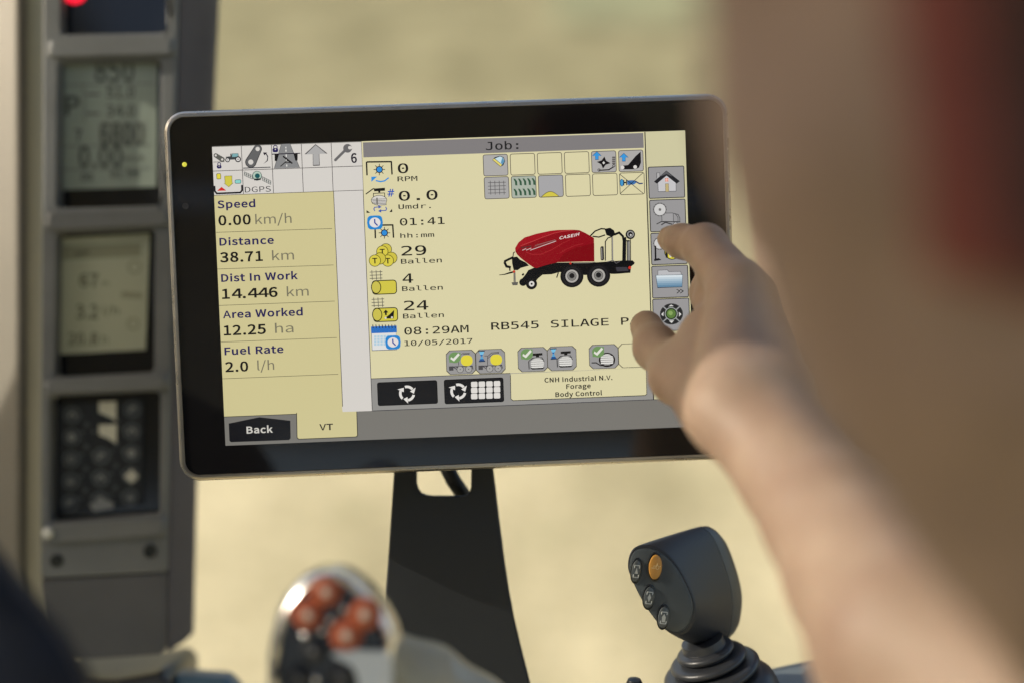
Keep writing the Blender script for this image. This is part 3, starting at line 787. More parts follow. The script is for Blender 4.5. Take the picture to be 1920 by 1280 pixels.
D.poly([(109, 447), (281, 438), (273, 655), (107, 664)], LB)
zl = Z(0, 400, 4.0)
D.poly([zl(470, 245), zl(1060, 225), zl(1058, 325), zl(470, 352)], (146, 147, 120))
D.line([zl(560, 310), zl(670, 290)], 5, TB)
D.text('B', '67', zl(595, 560), zl(740, 545), 24, TB)
D.text('R', 'm', zl(765, 550), zl(815, 545), 12, TB)
D.text('B', '3.2', zl(570, 795), zl(735, 785), 25, TB)
D.text('R', 'l/h', zl(770, 765), zl(890, 755), 15, TB)
D.text('B', '20.8', zl(510, 985), zl(735, 975), 20, TB)
D.text('R', 'h', zl(765, 975), zl(810, 970), 14, TB)
D.ring(zl(1010, 405), 9, 13, (148, 148, 122)); D.line([zl(910, 610), zl(1070, 620)], 12, (150, 150, 124))
D.ring(zl(1000, 830), 8, 12, (150, 150, 124))
D.build('gauge_display', lcd_mat, ip, 'cam')
# icon panel: pale symbols printed on black
D = panel_draw(DP + 0.0125)
zl = Z(80, 730, 4.742)
D.poly([zl(130, 130), zl(900, 80), zl(890, 1020), zl(140, 1090)], (30, 34, 38))
G1 = (96, 100, 102); G2 = (206, 204, 184); G3 = (140, 142, 138); G0 = (52, 57, 61)
for r_ in range(5):
    for c_ in range(3):
        x = 262 + 268 * c_ - r_ * 4; y = 225 + 195 * r_ - 26 * c_
        if c_ == 1 and r_ < 2:
            continue
        D.ring(zl(x, y), 13.0, 15.6, G1); D.circ(zl(x, y), 12.6, G0)
        k_ = (r_ * 3 + c_) % 5
        if k_ == 0:
            D.line([zl(x - 30, y + 10), zl(x, y - 22), zl(x + 30, y + 12)], 4.5, G3)
        elif k_ == 1:
            D.box(zl(x - 26, y - 20), zl(x + 26, y + 20), G3); D.line([zl(x - 10, y), zl(x + 20, y)], 3, G0)
        elif k_ == 2:
            D.line([zl(x - 30, y + 20), zl(x + 28, y - 22)], 4.5, G3); D.line([zl(x - 24, y - 14), zl(x + 6, y - 20)], 3.5, G3)
        elif k_ == 3:
            D.circ(zl(x, y), 7, G3); D.line([zl(x, y - 34), zl(x, y + 34)], 3, G3)
        else:
            D.poly([zl(x - 34, y + 18), zl(x - 8, y - 24), zl(x + 34, y + 4), zl(x + 10, y + 26)], G3)
for r_ in range(4):
    for c_ in range(2):
        x = 396 + 268 * c_ - r_ * 4; y = 308 + 195 * r_ - 26 * c_
        D.box(zl(x - 20, y - 20), zl(x + 20, y + 20), (74, 78, 80)); D.line([zl(x - 60, y + 72), zl(x - 22, y + 66)], 3.5, (88, 92, 94)); D.line([zl(x - 50, y - 62), zl(x - 20, y - 66)], 3, (72, 76, 78)); D.circ(zl(x + 58, y + 62), 3, (92, 94, 94))
D.poly([zl(505, 105), zl(660, 100), zl(660, 270), zl(600, 240), zl(505, 200)], G2)
D.poly([zl(505, 310), zl(665, 305), zl(660, 475), zl(590, 430), zl(505, 395)], G2)
D.poly([zl(795, 700), zl(862, 766), zl(795, 832), zl(728, 768)], (196, 194, 178))
D.poly([zl(420, 1010), zl(560, 970), zl(640, 1000), zl(630, 1050), zl(460, 1080)], G3)
D.build('icon_panel', attr_mat('icon_print', 0, 0.35, 0.4), ip, 'cam')

# ledge under the column, with a blue strip
ledge = thing('cab_ledge', 'dark grey ledge below the instrument column with a blue strip', 'ledge', cs(260, 1330, 0.98))
px_slab('ledge_body', [(90, 1272), (215, 1276), (300, 1262), (318, 1276), (318, 1500), (90, 1500)], 0.915, 1.0, pmat('ledge_grey', (0.032, 0.032, 0.03), 0.35, noise=0.1), ledge, 0.006)
px_slab('blue_strip', [(324, 1264), (424, 1270), (446, 1290), (446, 1400), (324, 1400)], 0.93, 0.95, pmat('blue_paint', (0.055, 0.12, 0.19), 0.35, noise=0.08), ledge, 0.003)

# navy padded armrest in the lower left corner
ao = smooth_closed([(-240, 960), (-60, 985), (0, 1030), (50, 1094), (112, 1164), (160, 1238), (182, 1300), (205, 1420), (200, 1560), (-240, 1560)], 60)
def aring(s, d):
    return [cs(-140 + (x + 140) * s, 1400 + (y - 1400) * s, d) for x, y in ao]
V, F = loft([aring(.80, .500), aring(.93, .505), aring(.985, .515), aring(1.0, .53), aring(.97, .56), aring(.90, .60)], True, True)
ar = mesh_obj('armrest', V, F, pmat('navy_padding', (0.010, 0.014, 0.026), 0.75, noise=0.25, nscale=60, bump=0.4, bscale=1500, spec=0.25), None)
tag(ar, 'dark navy padded armrest rounding in at the lower left corner', 'armrest')

# ================================================================== MONITOR
rv = Vector((0.0414, 0.0325, 0.0378))
POSE = Matrix.Translation((-0.0307, 0.0291, -0.7724)) @ Matrix.Rotation(rv.length, 4, rv.normalized())
M_MON = M_CAM @ POSE
PINV = POSE.inverted()
U = 0.2564 / 890.0
def S(px, py):
    o = PINV @ Vector((0, 0, 0))
    d = PINV.to_3x3() @ Vector(((px - 960) / FPX, -(py - 640) / FPX, -1))
    p = o + d * (-o.z / d.z)
    return (p.x, p.y)

mon = thing('touch_monitor', 'wide black touch monitor in a champagne rim showing a red baler', 'monitor', None, M=M_MON)
X0 = S(306.5, 270)[0]; X1 = S(1367.5, 215)[0]; Y1 = S(800, 192.7)[1]; Y0 = S(680, 889)[1]
RC = 40 * U
def rr(i, z, n=10):
    return [(x, y, z) for x, y in rrect(X0 + i, Y0 + i, X1 - i, Y1 - i, max(RC - i, 0.003), n)]
champ = pmat('champagne_metal', (0.62, 0.56, 0.47), 0.28, metal=1.0, noise=0.05, nscale=80)
gun = pmat('rim_edge_metal', (0.42, 0.39, 0.345), 0.34, metal=1.0, noise=0.05, nscale=80)
V, F = loft([rr(0.0016, -0.020), rr(0.0, -0.012), rr(0.0, -0.0030), rr(0.0004, -0.0018), rr(0.0014, -0.0006), rr(0.0017, -0.0006)], False, False)
mesh_obj('rim_edge', V, F, champ, mon, space='local')
V, F = loft([rr(0.0018, -0.0012), rr(0.0018, 0.0003), rr(0.0022, 0.0007), rr(0.0034, 0.0007), rr(0.0037, 0.0003), rr(0.0037, -0.0014)], False, False)
mesh_obj('rim_lip', V, F, gun, mon, space='local')
V, F = loft([rr(0.0037, -0.003), rr(0.0037, 0.0), ], True, True)
glass = pmat('screen_glass', (0.009, 0.0085, 0.009), 0.06, spec=0.5)
mesh_obj('front_glass', V, F, glass, mon, space='local', smooth=False)
V, F = loft([rr(0.012, -0.034), rr(0.006, -0.0335), rr(0.002, -0.028), rr(0.0017, -0.0202)], True, True)
mesh_obj('back_shell', V, F, chard, mon, space='local')
V, F = lathe((*S(346, 309), 0.0002), (0, 0, 1), [(0.0013, 0), (0.0012, 0.0004), (0.0008, 0.0008), (0, 0.0009)], 16)
led = bpy.data.materials.new('yellow_led'); led.use_nodes = True
lb = led.node_tree.nodes['Principled BSDF']
lb.inputs['Base Color'].default_value = (0.3, 0.3, 0.02, 1); lb.inputs['Emission Color'].default_value = (*lin((232, 226, 80)), 1)
lb.inputs['Emission Strength'].default_value = 0.42
mesh_obj('indicator_light', V, F, led, mon, space='local')
V, F = lathe((*S(348, 387), 0.0002), (0, 0, 1), [(0.0017, 0), (0.0017, 0.0002), (0.0011, 0.0002), (0.0010, 0.00005), (0, 0.00005)], 16)
mesh_obj('light_sensor', V, F, pmat('sensor_grey', (0.03, 0.03, 0.034), 0.3), mon, space='local')

# ---------------------------------------------------------------- the lit picture
EM = 1.0 / (2 ** EXPOSURE)
lit = attr_mat('lit_screen', EM, 0.16, 0.35)
YL = (205, 195, 145); YM = (217, 209, 167); WH = (212, 207, 200); BK = (20, 19, 20)
NV = (34, 28, 84); GT = (122, 117, 96); LN = (92, 88, 66); TG = (166, 164, 160); GR = (128, 124, 124)
BL = (48, 140, 214); YE = (224, 210, 66); ND = (26, 22, 40)
def new(z=0.0002):
    return Draw(S, U, z, 1.2e-5)
Z1 = Z(380, 230, 4.923); Z2 = Z(380, 430, 3.047); Z3 = Z(670, 250, 5.565); Z4 = Z(670, 450, 3.879)
Z5 = Z(890, 240, 4.0); Z6 = Z(820, 560, 4.5714); Z8 = Z(400, 740, 3.4286)
ZA = Z(395, 245, 6.6207); ZB = Z(930, 410, 7.111); ZC = Z(830, 630, 4.923); ZD = Z(1200, 300, 4.0); ZE = Z(680, 290, 7.53)
RM = (1226, 500)
# background layer
D = new()
D.box((397.3, 275), (1302, 799), (118, 115, 109))
xl0 = S(398, 275)[0]
def P(px, py):
    return (px, py)
scr = None
def local_box(D, x0, y0, x1, y1, col):
    D.raw([[(x0, y0), (x1, y0), (x1, y1), (x0, y1)]], col); D.up()
xL = S(398, 290)[0]; yT = S(840, 260.2)[1]; xR = S(1291, 450)[0]; yB = S(870, 816)[1]
xa = S(628.5, 430)[0]; xb = S(684, 430)[0]; xc = S(1214, 400)[0]
y_list = S(540, 362.5)[1]; y_back = S(487, 778)[1]; y_col = S(660, 769.5)[1]; y_tab = S(830, 704)[1]; y_strip = S(970, 758.5)[1]
local_box(D, xL, yB, xR, yT, (120, 117, 111))
local_box(D, xL, y_back, xa, y_list, YL)                       # list ground
local_box(D, xa, y_col, xb, y_list, WH)                        # white column
local_box(D, xb, y_tab, xc, yT, YM)                            # work ground
local_box(D, xb, y_strip, xc, y_tab, (146, 144, 140))          # tab strip
local_box(D, xc, y_strip, xR, yT, (204, 198, 160))             # key column
t = 1.1 * U
for x in (xa, xb):
    local_box(D, x - t / 2, y_col, x + t / 2, y_list, (44, 42, 44))
local_box(D, xb - t / 2, y_list, xb + t / 2, yT, (60, 58, 56))
local_box(D, xc - t * .9, y_strip, xc + t * .9, yT - 0.5 * U, (22, 22, 24))
local_box(D, xb, y_strip - t / 2, xR, y_strip + t / 2, (34, 34, 46))
local_box(D, xb, y_tab - t / 2, S(957, 700)[0], y_tab + t / 2, (34, 34, 46))
local_box(D, xL, y_back - t / 2, S(556, 776)[0], y_back + t / 2, (50, 48, 40))
local_box(D, S(680.5, 268)[0], S(940, 287)[1], S(1206.5, 265)[0], S(940, 259)[1], GR)
scr = D.build('screen', lit, mon)
lz = D.z + 1e-5

# status tiles, top left
tx = [S(a, b)[0] for a, b in ((398, 290), (453.5, 290), (510, 290), (566, 290), (622, 290), (679, 290))]
ty = [yT - 1 * U, S(540, 317)[1], y_list]
def tile(r, c):
    D = new(lz)
    x0, x1, y1, y0 = tx[c], tx[c + 1], ty[r], ty[r + 1]
    D.raw([[(x0, y0), (x1, y0), (x1, y1), (x0, y1)]], (66, 62, 62)); D.up()
    D.raw([[(x0 + .4 * U, y0 + .9 * U), (x1 - .7 * U, y0 + .9 * U), (x1 - .7 * U, y1 - .2 * U), (x0 + .4 * U, y1 - .2 * U)]], WH); D.up()
    return D
def padlock(D, f, cx, cy, s=1.0):
    D.ring(f(cx, cy - 22 * s), 2.6 * s, 4.2 * s, NV, n=14)
    D.rbox(f(cx - 36 * s, cy - 10 * s), f(cx + 36 * s, cy + 40 * s), 3, NV)
    D.poly([f(cx - 10 * s, cy), f(cx + 10 * s, cy), f(cx, cy + 18 * s)], WH)
def linkage(D, a, b, ra, rb, col, edge):
    ax, ay = a; bx, by = b
    for k, cc in ((1.0, edge), (0.84, col)):
        D.circ(a, ra * k, cc); D.circ(b, rb * k, cc)
        n = Vector((-(by - ay), bx - ax)).normalized()
        D.poly([(ax + n.x * ra * k, ay + n.y * ra * k), (bx + n.x * rb * k, by + n.y * rb * k), (bx - n.x * rb * k, by - n.y * rb * k), (ax - n.x * ra * k, ay - n.y * ra * k)], cc)
    D.circ(a, ra * 0.5, WH); D.circ(b, rb * 0.45, WH)
D = tile(0, 0)
linkage(D, ZA(65, 312), ZA(145, 362), 4, 4.6, (92, 92, 86), (48, 48, 46))
D.line([ZA(35, 395), ZA(175, 390)], 1, (80, 78, 76))
D.poly([ZA(190, 330), ZA(255, 322), ZA(262, 288), ZA(345, 285), ZA(350, 330), ZA(350, 360), ZA(200, 368)], (62, 66, 68))
D.poly([ZA(270, 292), ZA(340, 288), ZA(342, 328), ZA(268, 332)], (122, 168, 172))
D.line([ZA(250, 290), ZA(252, 330)], 1.4, (40, 40, 44))
for c, r in ((ZA(212, 368), 4.4), (ZA(342, 360), 5.6)):
    D.circ(c, r, (42, 42, 44)); D.circ(c, r * .62, (220, 216, 212)); D.circ(c, r * .2, (60, 60, 60))
padlock(D, ZA, 108, 440, 0.85)
D.build('status_icon', lit, scr)
D = tile(0, 1)
linkage(D, ZA(585, 232), ZA(500, 395), 8, 10.6, (98, 98, 98), (62, 62, 62))
D.line([ZA(405, 470), ZA(745, 458)], 1.8, (70, 70, 74))
D.poly([ZA(655, 420), ZA(700, 372), ZA(705, 330), ZA(685, 295), ZA(668, 312), ZA(652, 276), ZA(705, 276), ZA(694, 286), ZA(716, 322), ZA(712, 378)], ND)
D.build('status_icon', lit, scr)
D = tile(0, 2)
D.poly([ZA(878, 172), ZA(985, 166), ZA(1105, 464), ZA(790, 474)], (134, 134, 134))
D.line([ZA(878, 172), ZA(790, 474)], 0.8, (60, 60, 60)); D.line([ZA(985, 166), ZA(1105, 464)], 0.8, (60, 60, 60))
for y0_, y1_ in ((205, 225), (240, 265), (300, 330), (355, 395), (425, 450)):
    D.line([ZA(934 + (y0_ - 200) * .05, y0_), ZA(934 + (y1_ - 200) * .05, y1_)], 2, (225, 222, 216))
D.line([ZA(757, 297), ZA(1115, 286)], 1.8, ND)
D.poly([ZA(795, 298), ZA(850, 296), ZA(825, 380), ZA(797, 383)], BK); D.poly([ZA(1030, 290), ZA(1082, 290), ZA(1080, 376), ZA(1052, 376)], BK)
D.line([ZA(900, 322), ZA(1015, 412)], 2.8, BK); D.line([ZA(955, 375), ZA(925, 400), ZA(870, 446)], 1.7, BK); D.line([ZA(925, 400), ZA(990, 402)], 1.5, BK)
padlock(D, ZA, 805, 232, 1.0)
D.build('status_icon', lit, scr)
D = tile(0, 3)
ar_ = [(1303, 172), (1452, 288), (1350, 292), (1356, 438), (1270, 441), (1268, 295), (1166, 298)]
D.poly([ZA(*p) for p in ar_], (60, 58, 60))
cx_, cy_ = 1308, 310
D.poly([ZA(cx_ + (x - cx_) * .88, cy_ + (y - cy_) * .92) for x, y in ar_], (172, 170, 168))
D.build('status_icon', lit, scr)
D = tile(0, 4)
D.line([ZA(1548, 370), ZA(1672, 246)], 5, (104, 102, 102)); D.circ(ZA(1550, 368), 2.6, (104, 102, 102))
D.circ(ZA(1700, 224), 8.2, (104, 102, 102)); D.poly([ZA(1712, 222), ZA(1730, 205), ZA(1775, 205), ZA(1745, 235)], WH); D.circ(ZA(1728, 216), 3.2, WH)
D.poly([ZA(1722, 258), ZA(1762, 228), ZA(1740, 262)], (104, 102, 102))
D.text('B', '6', ZA(1745, 402), ZA(1818, 400), 17, (24, 20, 36))
D.build('status_icon', lit, scr)
D = tile(1, 0)
D.rbox(ZA(72, 535), ZA(132, 606), 2, YE, (90, 86, 30), 1)
dn = [(172, 566), (268, 562), (270, 652), (284, 652), (226, 706), (165, 656), (178, 656)]
D.poly([ZA(*p) for p in dn], (110, 104, 40)); D.poly([ZA(222 + (x - 222) * .88, 630 + (y - 630) * .92) for x, y in dn], (206, 196, 70))
D.rbox(ZA(300, 612), ZA(382, 660), 2.5, (138, 206, 200), (50, 80, 80), 1)
D.poly([ZA(82, 752), ZA(136, 702), ZA(195, 748)], (206, 40, 36))
D.line([ZA(50, 695), ZA(54, 755), ZA(78, 784), ZA(370, 772), ZA(392, 745), ZA(390, 684)], 3.2, (18, 18, 26))
D.build('status_icon', lit, scr)
D = tile(1, 1)
for (ax, ay), (bx, by) in (((418, 515), (520, 562)), ((642, 576), (748, 628))):
    for k in range(5):
        t_ = k / 4.0
        D.line([ZA(ax + (bx - ax) * t_, ay + (by - ay) * t_), ZA(ax + (bx - ax) * t_, ay + (by - ay) * t_ + 44)], 1, (44, 66, 64))
    for dy in (0, 22, 44):
        D.line([ZA(ax, ay + dy), ZA(bx, by + dy)], 0.9, (44, 66, 64))
D.circ(ZA(578, 565), 9, (52, 76, 74)); D.circ(ZA(578, 563), 7.8, (176, 196, 180)); D.circ(ZA(582, 566), 4.6, (24, 84, 86))
D.poly([ZA(535, 602), ZA(628, 596), ZA(622, 618), ZA(545, 622)], (24, 28, 30))
D.text('R', 'DGPS', ZA(428, 772), ZA(750, 760), 10.2, (34, 34, 40))
D.build('status_icon', lit, scr)
for c in (2, 3, 4):
    tile(1, c).build('status_icon', lit, scr)

# list of readings, left
rows = [('Speed', Z1(138, 790), Z1(488, 782), '0.00', Z1(147, 945), Z1(447, 943), 'km/h', Z1(488, 937), Z1(823, 930), Z1(125, 1015), Z1(1195, 980)),
        ('Distance', Z2(97, 92), Z2(408, 84), '38.71', Z2(100, 187), Z2(345, 182), 'km', Z2(398, 178), Z2(523, 174), Z2(85, 228), Z2(748, 205)),
        ('Dist In Work', Z2(107, 299), Z2(545, 286), '14.446', Z2(112, 396), Z2(430, 387), 'km', Z2(482, 384), Z2(607, 380), Z2(95, 436), Z2(755, 411)),
        ('Area Worked', Z2(117, 507), Z2(573, 493), '12.25', Z2(122, 604), Z2(363, 597), 'ha', Z2(415, 592), Z2(520, 589), Z2(103, 643), Z2(767, 618)),
        ('Fuel Rate', Z2(126, 714), Z2(463, 704), '2.0', Z2(130, 811), Z2(262, 807), 'l/h', Z2(314, 803), Z2(410, 799), Z2(113, 851), Z2(775, 825))]
for n1, a, b, n2, c, d, n3, e, f, g, h in rows:
    D = new(lz)
    D.text('B', n1, a, b, 13.4, NV); D.text('B', n2, c, d, 17.6, (22, 20, 20)); D.text('R', n3, e, f, 17.4, GT); D.line([g, h], 0.9, LN)
    D.build('reading_text', lit, scr)

# bottom keys
D = new(lz)
D.poly([Z2(150, 1106), Z2(325, 1070), Z2(501, 1090), Z2(503, 1190), Z2(493, 1200), Z2(163, 1212), Z2(154, 1204)], (20, 20, 24))
D.text('B', 'Back', Z2(252, 1163), Z2(402, 1156), 12.4, (204, 200, 192))
D.build('back_key', lit, scr)
D = new(lz)
D.poly([Z2(535, 1045), Z2(882, 1033), Z2(888, 1176), Z2(878, 1184), Z2(548, 1197), Z2(538, 1188)], (46, 44, 36))
D.poly([Z2(539, 1030), Z2(878, 1018), Z2(883, 1174), Z2(875, 1180), Z2(550, 1193), Z2(542, 1185)], YL)
D.poly([Z2(796, 1010), Z2(966, 1004), Z2(967, 1034), Z2(800, 1040)], WH)
D.text('B', 'VT', Z2(668, 1145), Z2(746, 1141), 11.3, (52, 48, 40))
D.build('tab_key', lit, scr)
def recycle(D, f, cx, cy, s, col):
    o = f(cx, cy)
    for k in range(3):
        a = 80 + k * 120
        D.ring(o, 9.0 * s, 13.2 * s, col, 9, a - 44, a + 26)
        t0 = math.radians(a - 44); p = lambda r, t: (o[0] + r * s * 1.05 * math.cos(t), o[1] - r * s * math.sin(t))
        D.poly([p(5.6, t0), p(16.4, t0), p(10.6, t0 - 0.66)], col)
D = new(lz)
D.rbox(Z4(143, 1032), Z4(587, 1186), 4, (24, 24, 27), (12, 12, 14), 1.5)
recycle(D, Z4, 362, 1112, 1.15, (226, 222, 216))
D.build('cycle_key', lit, scr)
D = new(lz)
D.rbox(Z6(55, 690), Z6(573, 880), 4, (24, 24, 27), (12, 12, 14), 1.5)
recycle(D, Z6, 180, 790, 1.15, (226, 222, 216))
for r in range(3):
    for c in range(4):
        x = 288 + 65 * c; y = 708 + 51 * r - 2.2 * c
        D.rbox(Z6(x, y), Z6(x + 57, y + 45), 2.2, (222, 218, 212), n=3)
D.build('grid_key', lit, scr)
D = new(lz)
D.poly([Z6(623, 652), Z6(1793, 605), Z6(1797, 815), Z6(1780, 828), Z6(648, 872), Z6(628, 856)], (44, 42, 36))
D.poly([Z6(629, 640), Z6(1788, 590), Z6(1792, 813), Z6(1778, 822), Z6(650, 866), Z6(633, 853)], YM)
D.text('B', 'CNH Industrial N.V.', Z6(918, 713), Z6(1500, 692), 8.4, (34, 32, 28))
D.text('B', 'Forage', Z6(1105, 769), Z6(1315, 760), 8.4, (34, 32, 28))
D.text('B', 'Body Control', Z6(1012, 838), Z6(1412, 821), 8.4, (34, 32, 28))
D.build('machine_tab', lit, scr)

# title
D = new(lz)
D.text('M', 'Job:', Z5(85, 167), Z5(328, 160), 14.6, (26, 26, 28))
D.build('title_text', lit, scr)

# counters
def sunwheel(D, c, r=5.4):
    for k in range(8):
        a = math.radians(45 * k)
        D.line([(c[0] + r * math.cos(a), c[1] + r * math.sin(a)), (c[0] + r * 2.0 * math.cos(a), c[1] + r * 2.0 * math.sin(a))], 1.3, BK)
    D.circ(c, r * 1.22, ND); D.circ(c, r * 0.9, BL)
def clock(D, f, cx, cy, s=1.0):
    o = f(cx, cy)
    D.circ(o, 14.8 * s, (40, 132, 204), 13.2 * s); D.rbox((o[0] - 14.6 * s, o[1] - 12.4 * s), (o[0] + 14.6 * s, o[1] + 12.4 * s), 7 * s, (40, 132, 204))
    D.circ(o, 10.4 * s, (226, 220, 218), 9.4 * s)
    D.line([(o[0] - .5 * s, o[1] - 6 * s), (o[0] - .2 * s, o[1] + .5 * s), (o[0] + 4.6 * s, o[1] + 5.4 * s)], 2.4 * s, (34, 60, 150))
def mono(D, big, a, b, h, small, c, d, g):
    D.text('M', big, a, b, h, (24, 22, 22)); D.text('M', small, c, d, g, (38, 36, 34))
D = new(lz)
D.line([ZE(62, 292), ZE(55, 115), ZE(68, 108), ZE(405, 104), ZE(415, 280)], 2.8, BK)
sunwheel(D, ZE(236, 215))
D.line([ZE(190, 372), ZE(250, 386), ZE(310, 376), ZE(365, 333)], 2.4, BL); D.poly([ZE(122, 318), ZE(205, 314), ZE(125, 388)], BL)
mono(D, '0', Z3(424, 419), Z3(534, 417), 17.6, 'RPM', Z3(420, 505), Z3(628, 498), 8.8)
D.build('counter_text', lit, scr)
D = new(lz)
D.poly([ZE(160, 484), ZE(315, 472), ZE(316, 514), ZE(250, 518), ZE(250, 540), ZE(222, 542), ZE(220, 520), ZE(162, 522)], BK)
D.line([ZE(48, 560), ZE(145, 488), ZE(165, 486)], 2, BK)
D.line([ZE(155, 640), ZE(152, 552), ZE(310, 545), ZE(313, 620)], 1.3, BK)
D.circ(ZE(232, 648), 15, BK, 9.6); D.box(ZE(230, 615), ZE(336, 716), BK); D.circ(ZE(232, 648), 14, (214, 210, 202), 8.7); D.box(ZE(226, 622), ZE(330, 708), (214, 210, 202))
for k in range(4):
    D.line([ZE(135, 636 + 20 * k), ZE(328, 628 + 22 * k)], 0.9, (70, 68, 66))
D.rbox(ZE(193, 610), ZE(216, 712), 2, (214, 210, 202), BK, 1)
D.text('M', '#', ZE(350, 600), ZE(450, 590), 14, (44, 84, 176))
D.line([ZE(235, 742), ZE(170, 748), ZE(158, 772), ZE(172, 798)], 1.7, (62, 88, 168)); D.line([ZE(250, 796), ZE(328, 792), ZE(340, 768), ZE(325, 745)], 1.7, (62, 88, 168))
D.poly([ZE(222, 718), ZE(270, 742), ZE(224, 766)], (62, 88, 168)); D.poly([ZE(262, 774), ZE(218, 800), ZE(262, 824)], (62, 88, 168))
D.poly([ZE(55, 790), ZE(110, 824), ZE(56, 828)], BK); D.poly([ZE(415, 768), ZE(420, 814), ZE(378, 816)], BK)
mono(D, '0.0', Z3(434, 705), Z3(840, 694), 17.6, 'Umdr.', Z3(430, 794), Z3(768, 782), 8.6)
D.build('counter_text', lit, scr)
D = new(lz)
D.line([ZE(180, 1180), ZE(176, 1050), ZE(285, 998), ZE(425, 996), ZE(436, 1172)], 2.8, BK)
sunwheel(D, ZE(308, 1108)); clock(D, ZE, 174, 962)
mono(D, '01:41', Z3(445, 963), Z3(912, 949), 13, 'hh:mm', Z3(449, 1093), Z3(803, 1083), 8.4)
D.build('counter_text', lit, scr)
D = new(lz)
for (bx, by), (cx, cy) in (((208, 70), (182, 86)), ((248, 132), (222, 152)), ((165, 136), (128, 152))):
    b0, c0 = Z4(bx, by), Z4(cx, cy)
    D.circ(b0, 11.3, (52, 48, 20)); D.circ(b0, 10.2, (206, 192, 70)); D.circ(c0, 11.3, (52, 48, 20)); D.circ(c0, 10.2, (216, 202, 72))
    D.text('B', 'T', (c0[0] - 4.6, c0[1] + 5), (c0[0] + 4.8, c0[1] + 5), 9.6, (40, 36, 20))
mono(D, '29', Z4(322, 115), Z4(503, 109), 17.4, 'Ballen', Z4(318, 175), Z4(615, 164), 8.8)
D.build('counter_text', lit, scr)
def net(D, f, x0, y0, x1, y1, nx, ny, col, wd=1.2):
    for k in range(nx):
        x = x0 + (x1 - x0) * (k + .5) / nx; D.line([f(x, y0), f(x + 4, y1)], wd, col)
    for k in range(ny):
        y = y0 + (y1 - y0) * (k + .5) / ny; D.line([f(x0, y + 2), f(x1, y - 2)], wd, col)
def roll(D, f, x0, y0, x1, y1):
    xm = x0 + 37
    D.rbox(f(x0 + 5, y0), f(x1, y1), 6.5, (208, 196, 72), (36, 34, 18), 1.7)
    yc = (y0 + y1) / 2
    D.circ(f(x0 + 37, yc), 9.6, (36, 34, 18), 12.6); D.circ(f(x0 + 37, yc), 8, (202, 190, 80), 11)
D = new(lz)
net(D, Z4, 90, 222, 183, 292, 3, 3, (84, 82, 78)); roll(D, Z4, 100, 296, 290, 394)
mono(D, '4', Z4(330, 314), Z4(408, 312), 17.2, 'Ballen', Z4(326, 373), Z4(622, 362), 8.8)
D.build('counter_text', lit, scr)
D = new(lz)
net(D, Z4, 104, 420, 196, 490, 3, 3, (84, 82, 78)); roll(D, Z4, 108, 496, 298, 592)
D.poly([Z4(188, 530), Z4(207, 508), Z4(226, 528), Z4(214, 530), Z4(215, 548), Z4(202, 548), Z4(201, 531)], BK)
D.poly([Z4(196, 572), Z4(232, 545), Z4(268, 510), Z4(264, 572)], BK); D.circ(Z4(206, 568), 2, WH); D.circ(Z4(252, 564), 2, WH)
mono(D, '24', Z4(341, 512), Z4(518, 507), 17.4, 'Ballen', Z4(333, 572), Z4(630, 561), 8.8)
D.build('counter_text', lit, scr)
D = new(lz)
D.box(Z4(100, 640), Z4(288, 797), (44, 50, 70)); D.box(Z4(103, 640), Z4(286, 793), (222, 222, 220)); D.box(Z4(100, 630), Z4(288, 672), (44, 110, 190))
for k in range(8):
    D.line([Z4(112 + 23 * k, 616), Z4(116 + 23 * k, 642)], 1.6, (40, 44, 60))
for r in range(4):
    for c in range(7):
        D.box(Z4(122 + 23 * c, 694 + 19 * r - .5 * c), Z4(140 + 23 * c, 709 + 19 * r - .5 * c), (176, 204, 220))
clock(D, Z4, 260, 743, 0.98)
mono(D, '08:29AM', Z4(343, 688), Z4(810, 671), 13.4, '10/05/2017', Z4(344, 769), Z4(838, 750), 9.4)
D.build('counter_text', lit, scr)
D = new(lz)
D.text('M', 'RB545 SILAGE PACK', Z6(462, 268), Z6(1903, 211), 13.6, (26, 24, 26))
D.build('machine_text', lit, scr)

# function tiles, two rows of six
def ftile(r, k, fill):
    D = new(lz)
    if r == 0:
        p0 = (60 + 203 * k, 203 - 6.4 * k); p1 = (p0[0] + 193, p0[1] + 156)
    else:
        p0 = (68 + 203 * k, 371 - 6.4 * k); p1 = (p0[0] + 194, p0[1] + 160)
    D.rbox(Z5(*p0), Z5(*p1), 4.2, fill, (70, 66, 58), 1.2)
    return D
def blue_arrow(D, x, y):
    q = [(0, -32), (33, 0), (12, 0), (12, 28), (-12, 28), (-12, 0), (-33, 0)]
    D.poly([Z5(x + a * 1.08, y + b * 1.06) for a, b in q], (30, 70, 110)); D.poly([Z5(x + a * .92, y + b * .94) for a, b in q], (58, 150, 216))
TT = (172, 169, 166)
D = ftile(0, 0, TT)
D.poly([Z5(134, 240), Z5(150, 222), Z5(190, 211), Z5(218, 222), Z5(228, 252), Z5(215, 282), Z5(196, 292)], (50, 60, 66)); D.poly([Z5(152, 232), Z5(190, 216), Z5(214, 226), Z5(223, 254), Z5(208, 278)], (196, 220, 228)); D.poly([Z5(208, 222), Z5(223, 254), Z5(208, 278), Z5(196, 262)], (92, 146, 178))
D.poly([Z5(134, 242), Z5(146, 232), Z5(204, 278), Z5(194, 292)], (224, 208, 110)); D.line([Z5(134, 242), Z5(194, 292)], 0.8, (70, 60, 20))
D.build('function_icon', lit, scr)
for k in (1, 2, 3):
    ftile(0, k, YM).build('function_icon', lit, scr)
D = ftile(0, 4, TT)
blue_arrow(D, 916, 212)
st = []
for k in range(8):
    r = 52 if k % 2 == 0 else 24
    a = math.radians(45 * k + 6)
    st.append(Z5(967 + r * math.cos(a), 262 + r * .88 * math.sin(a)))
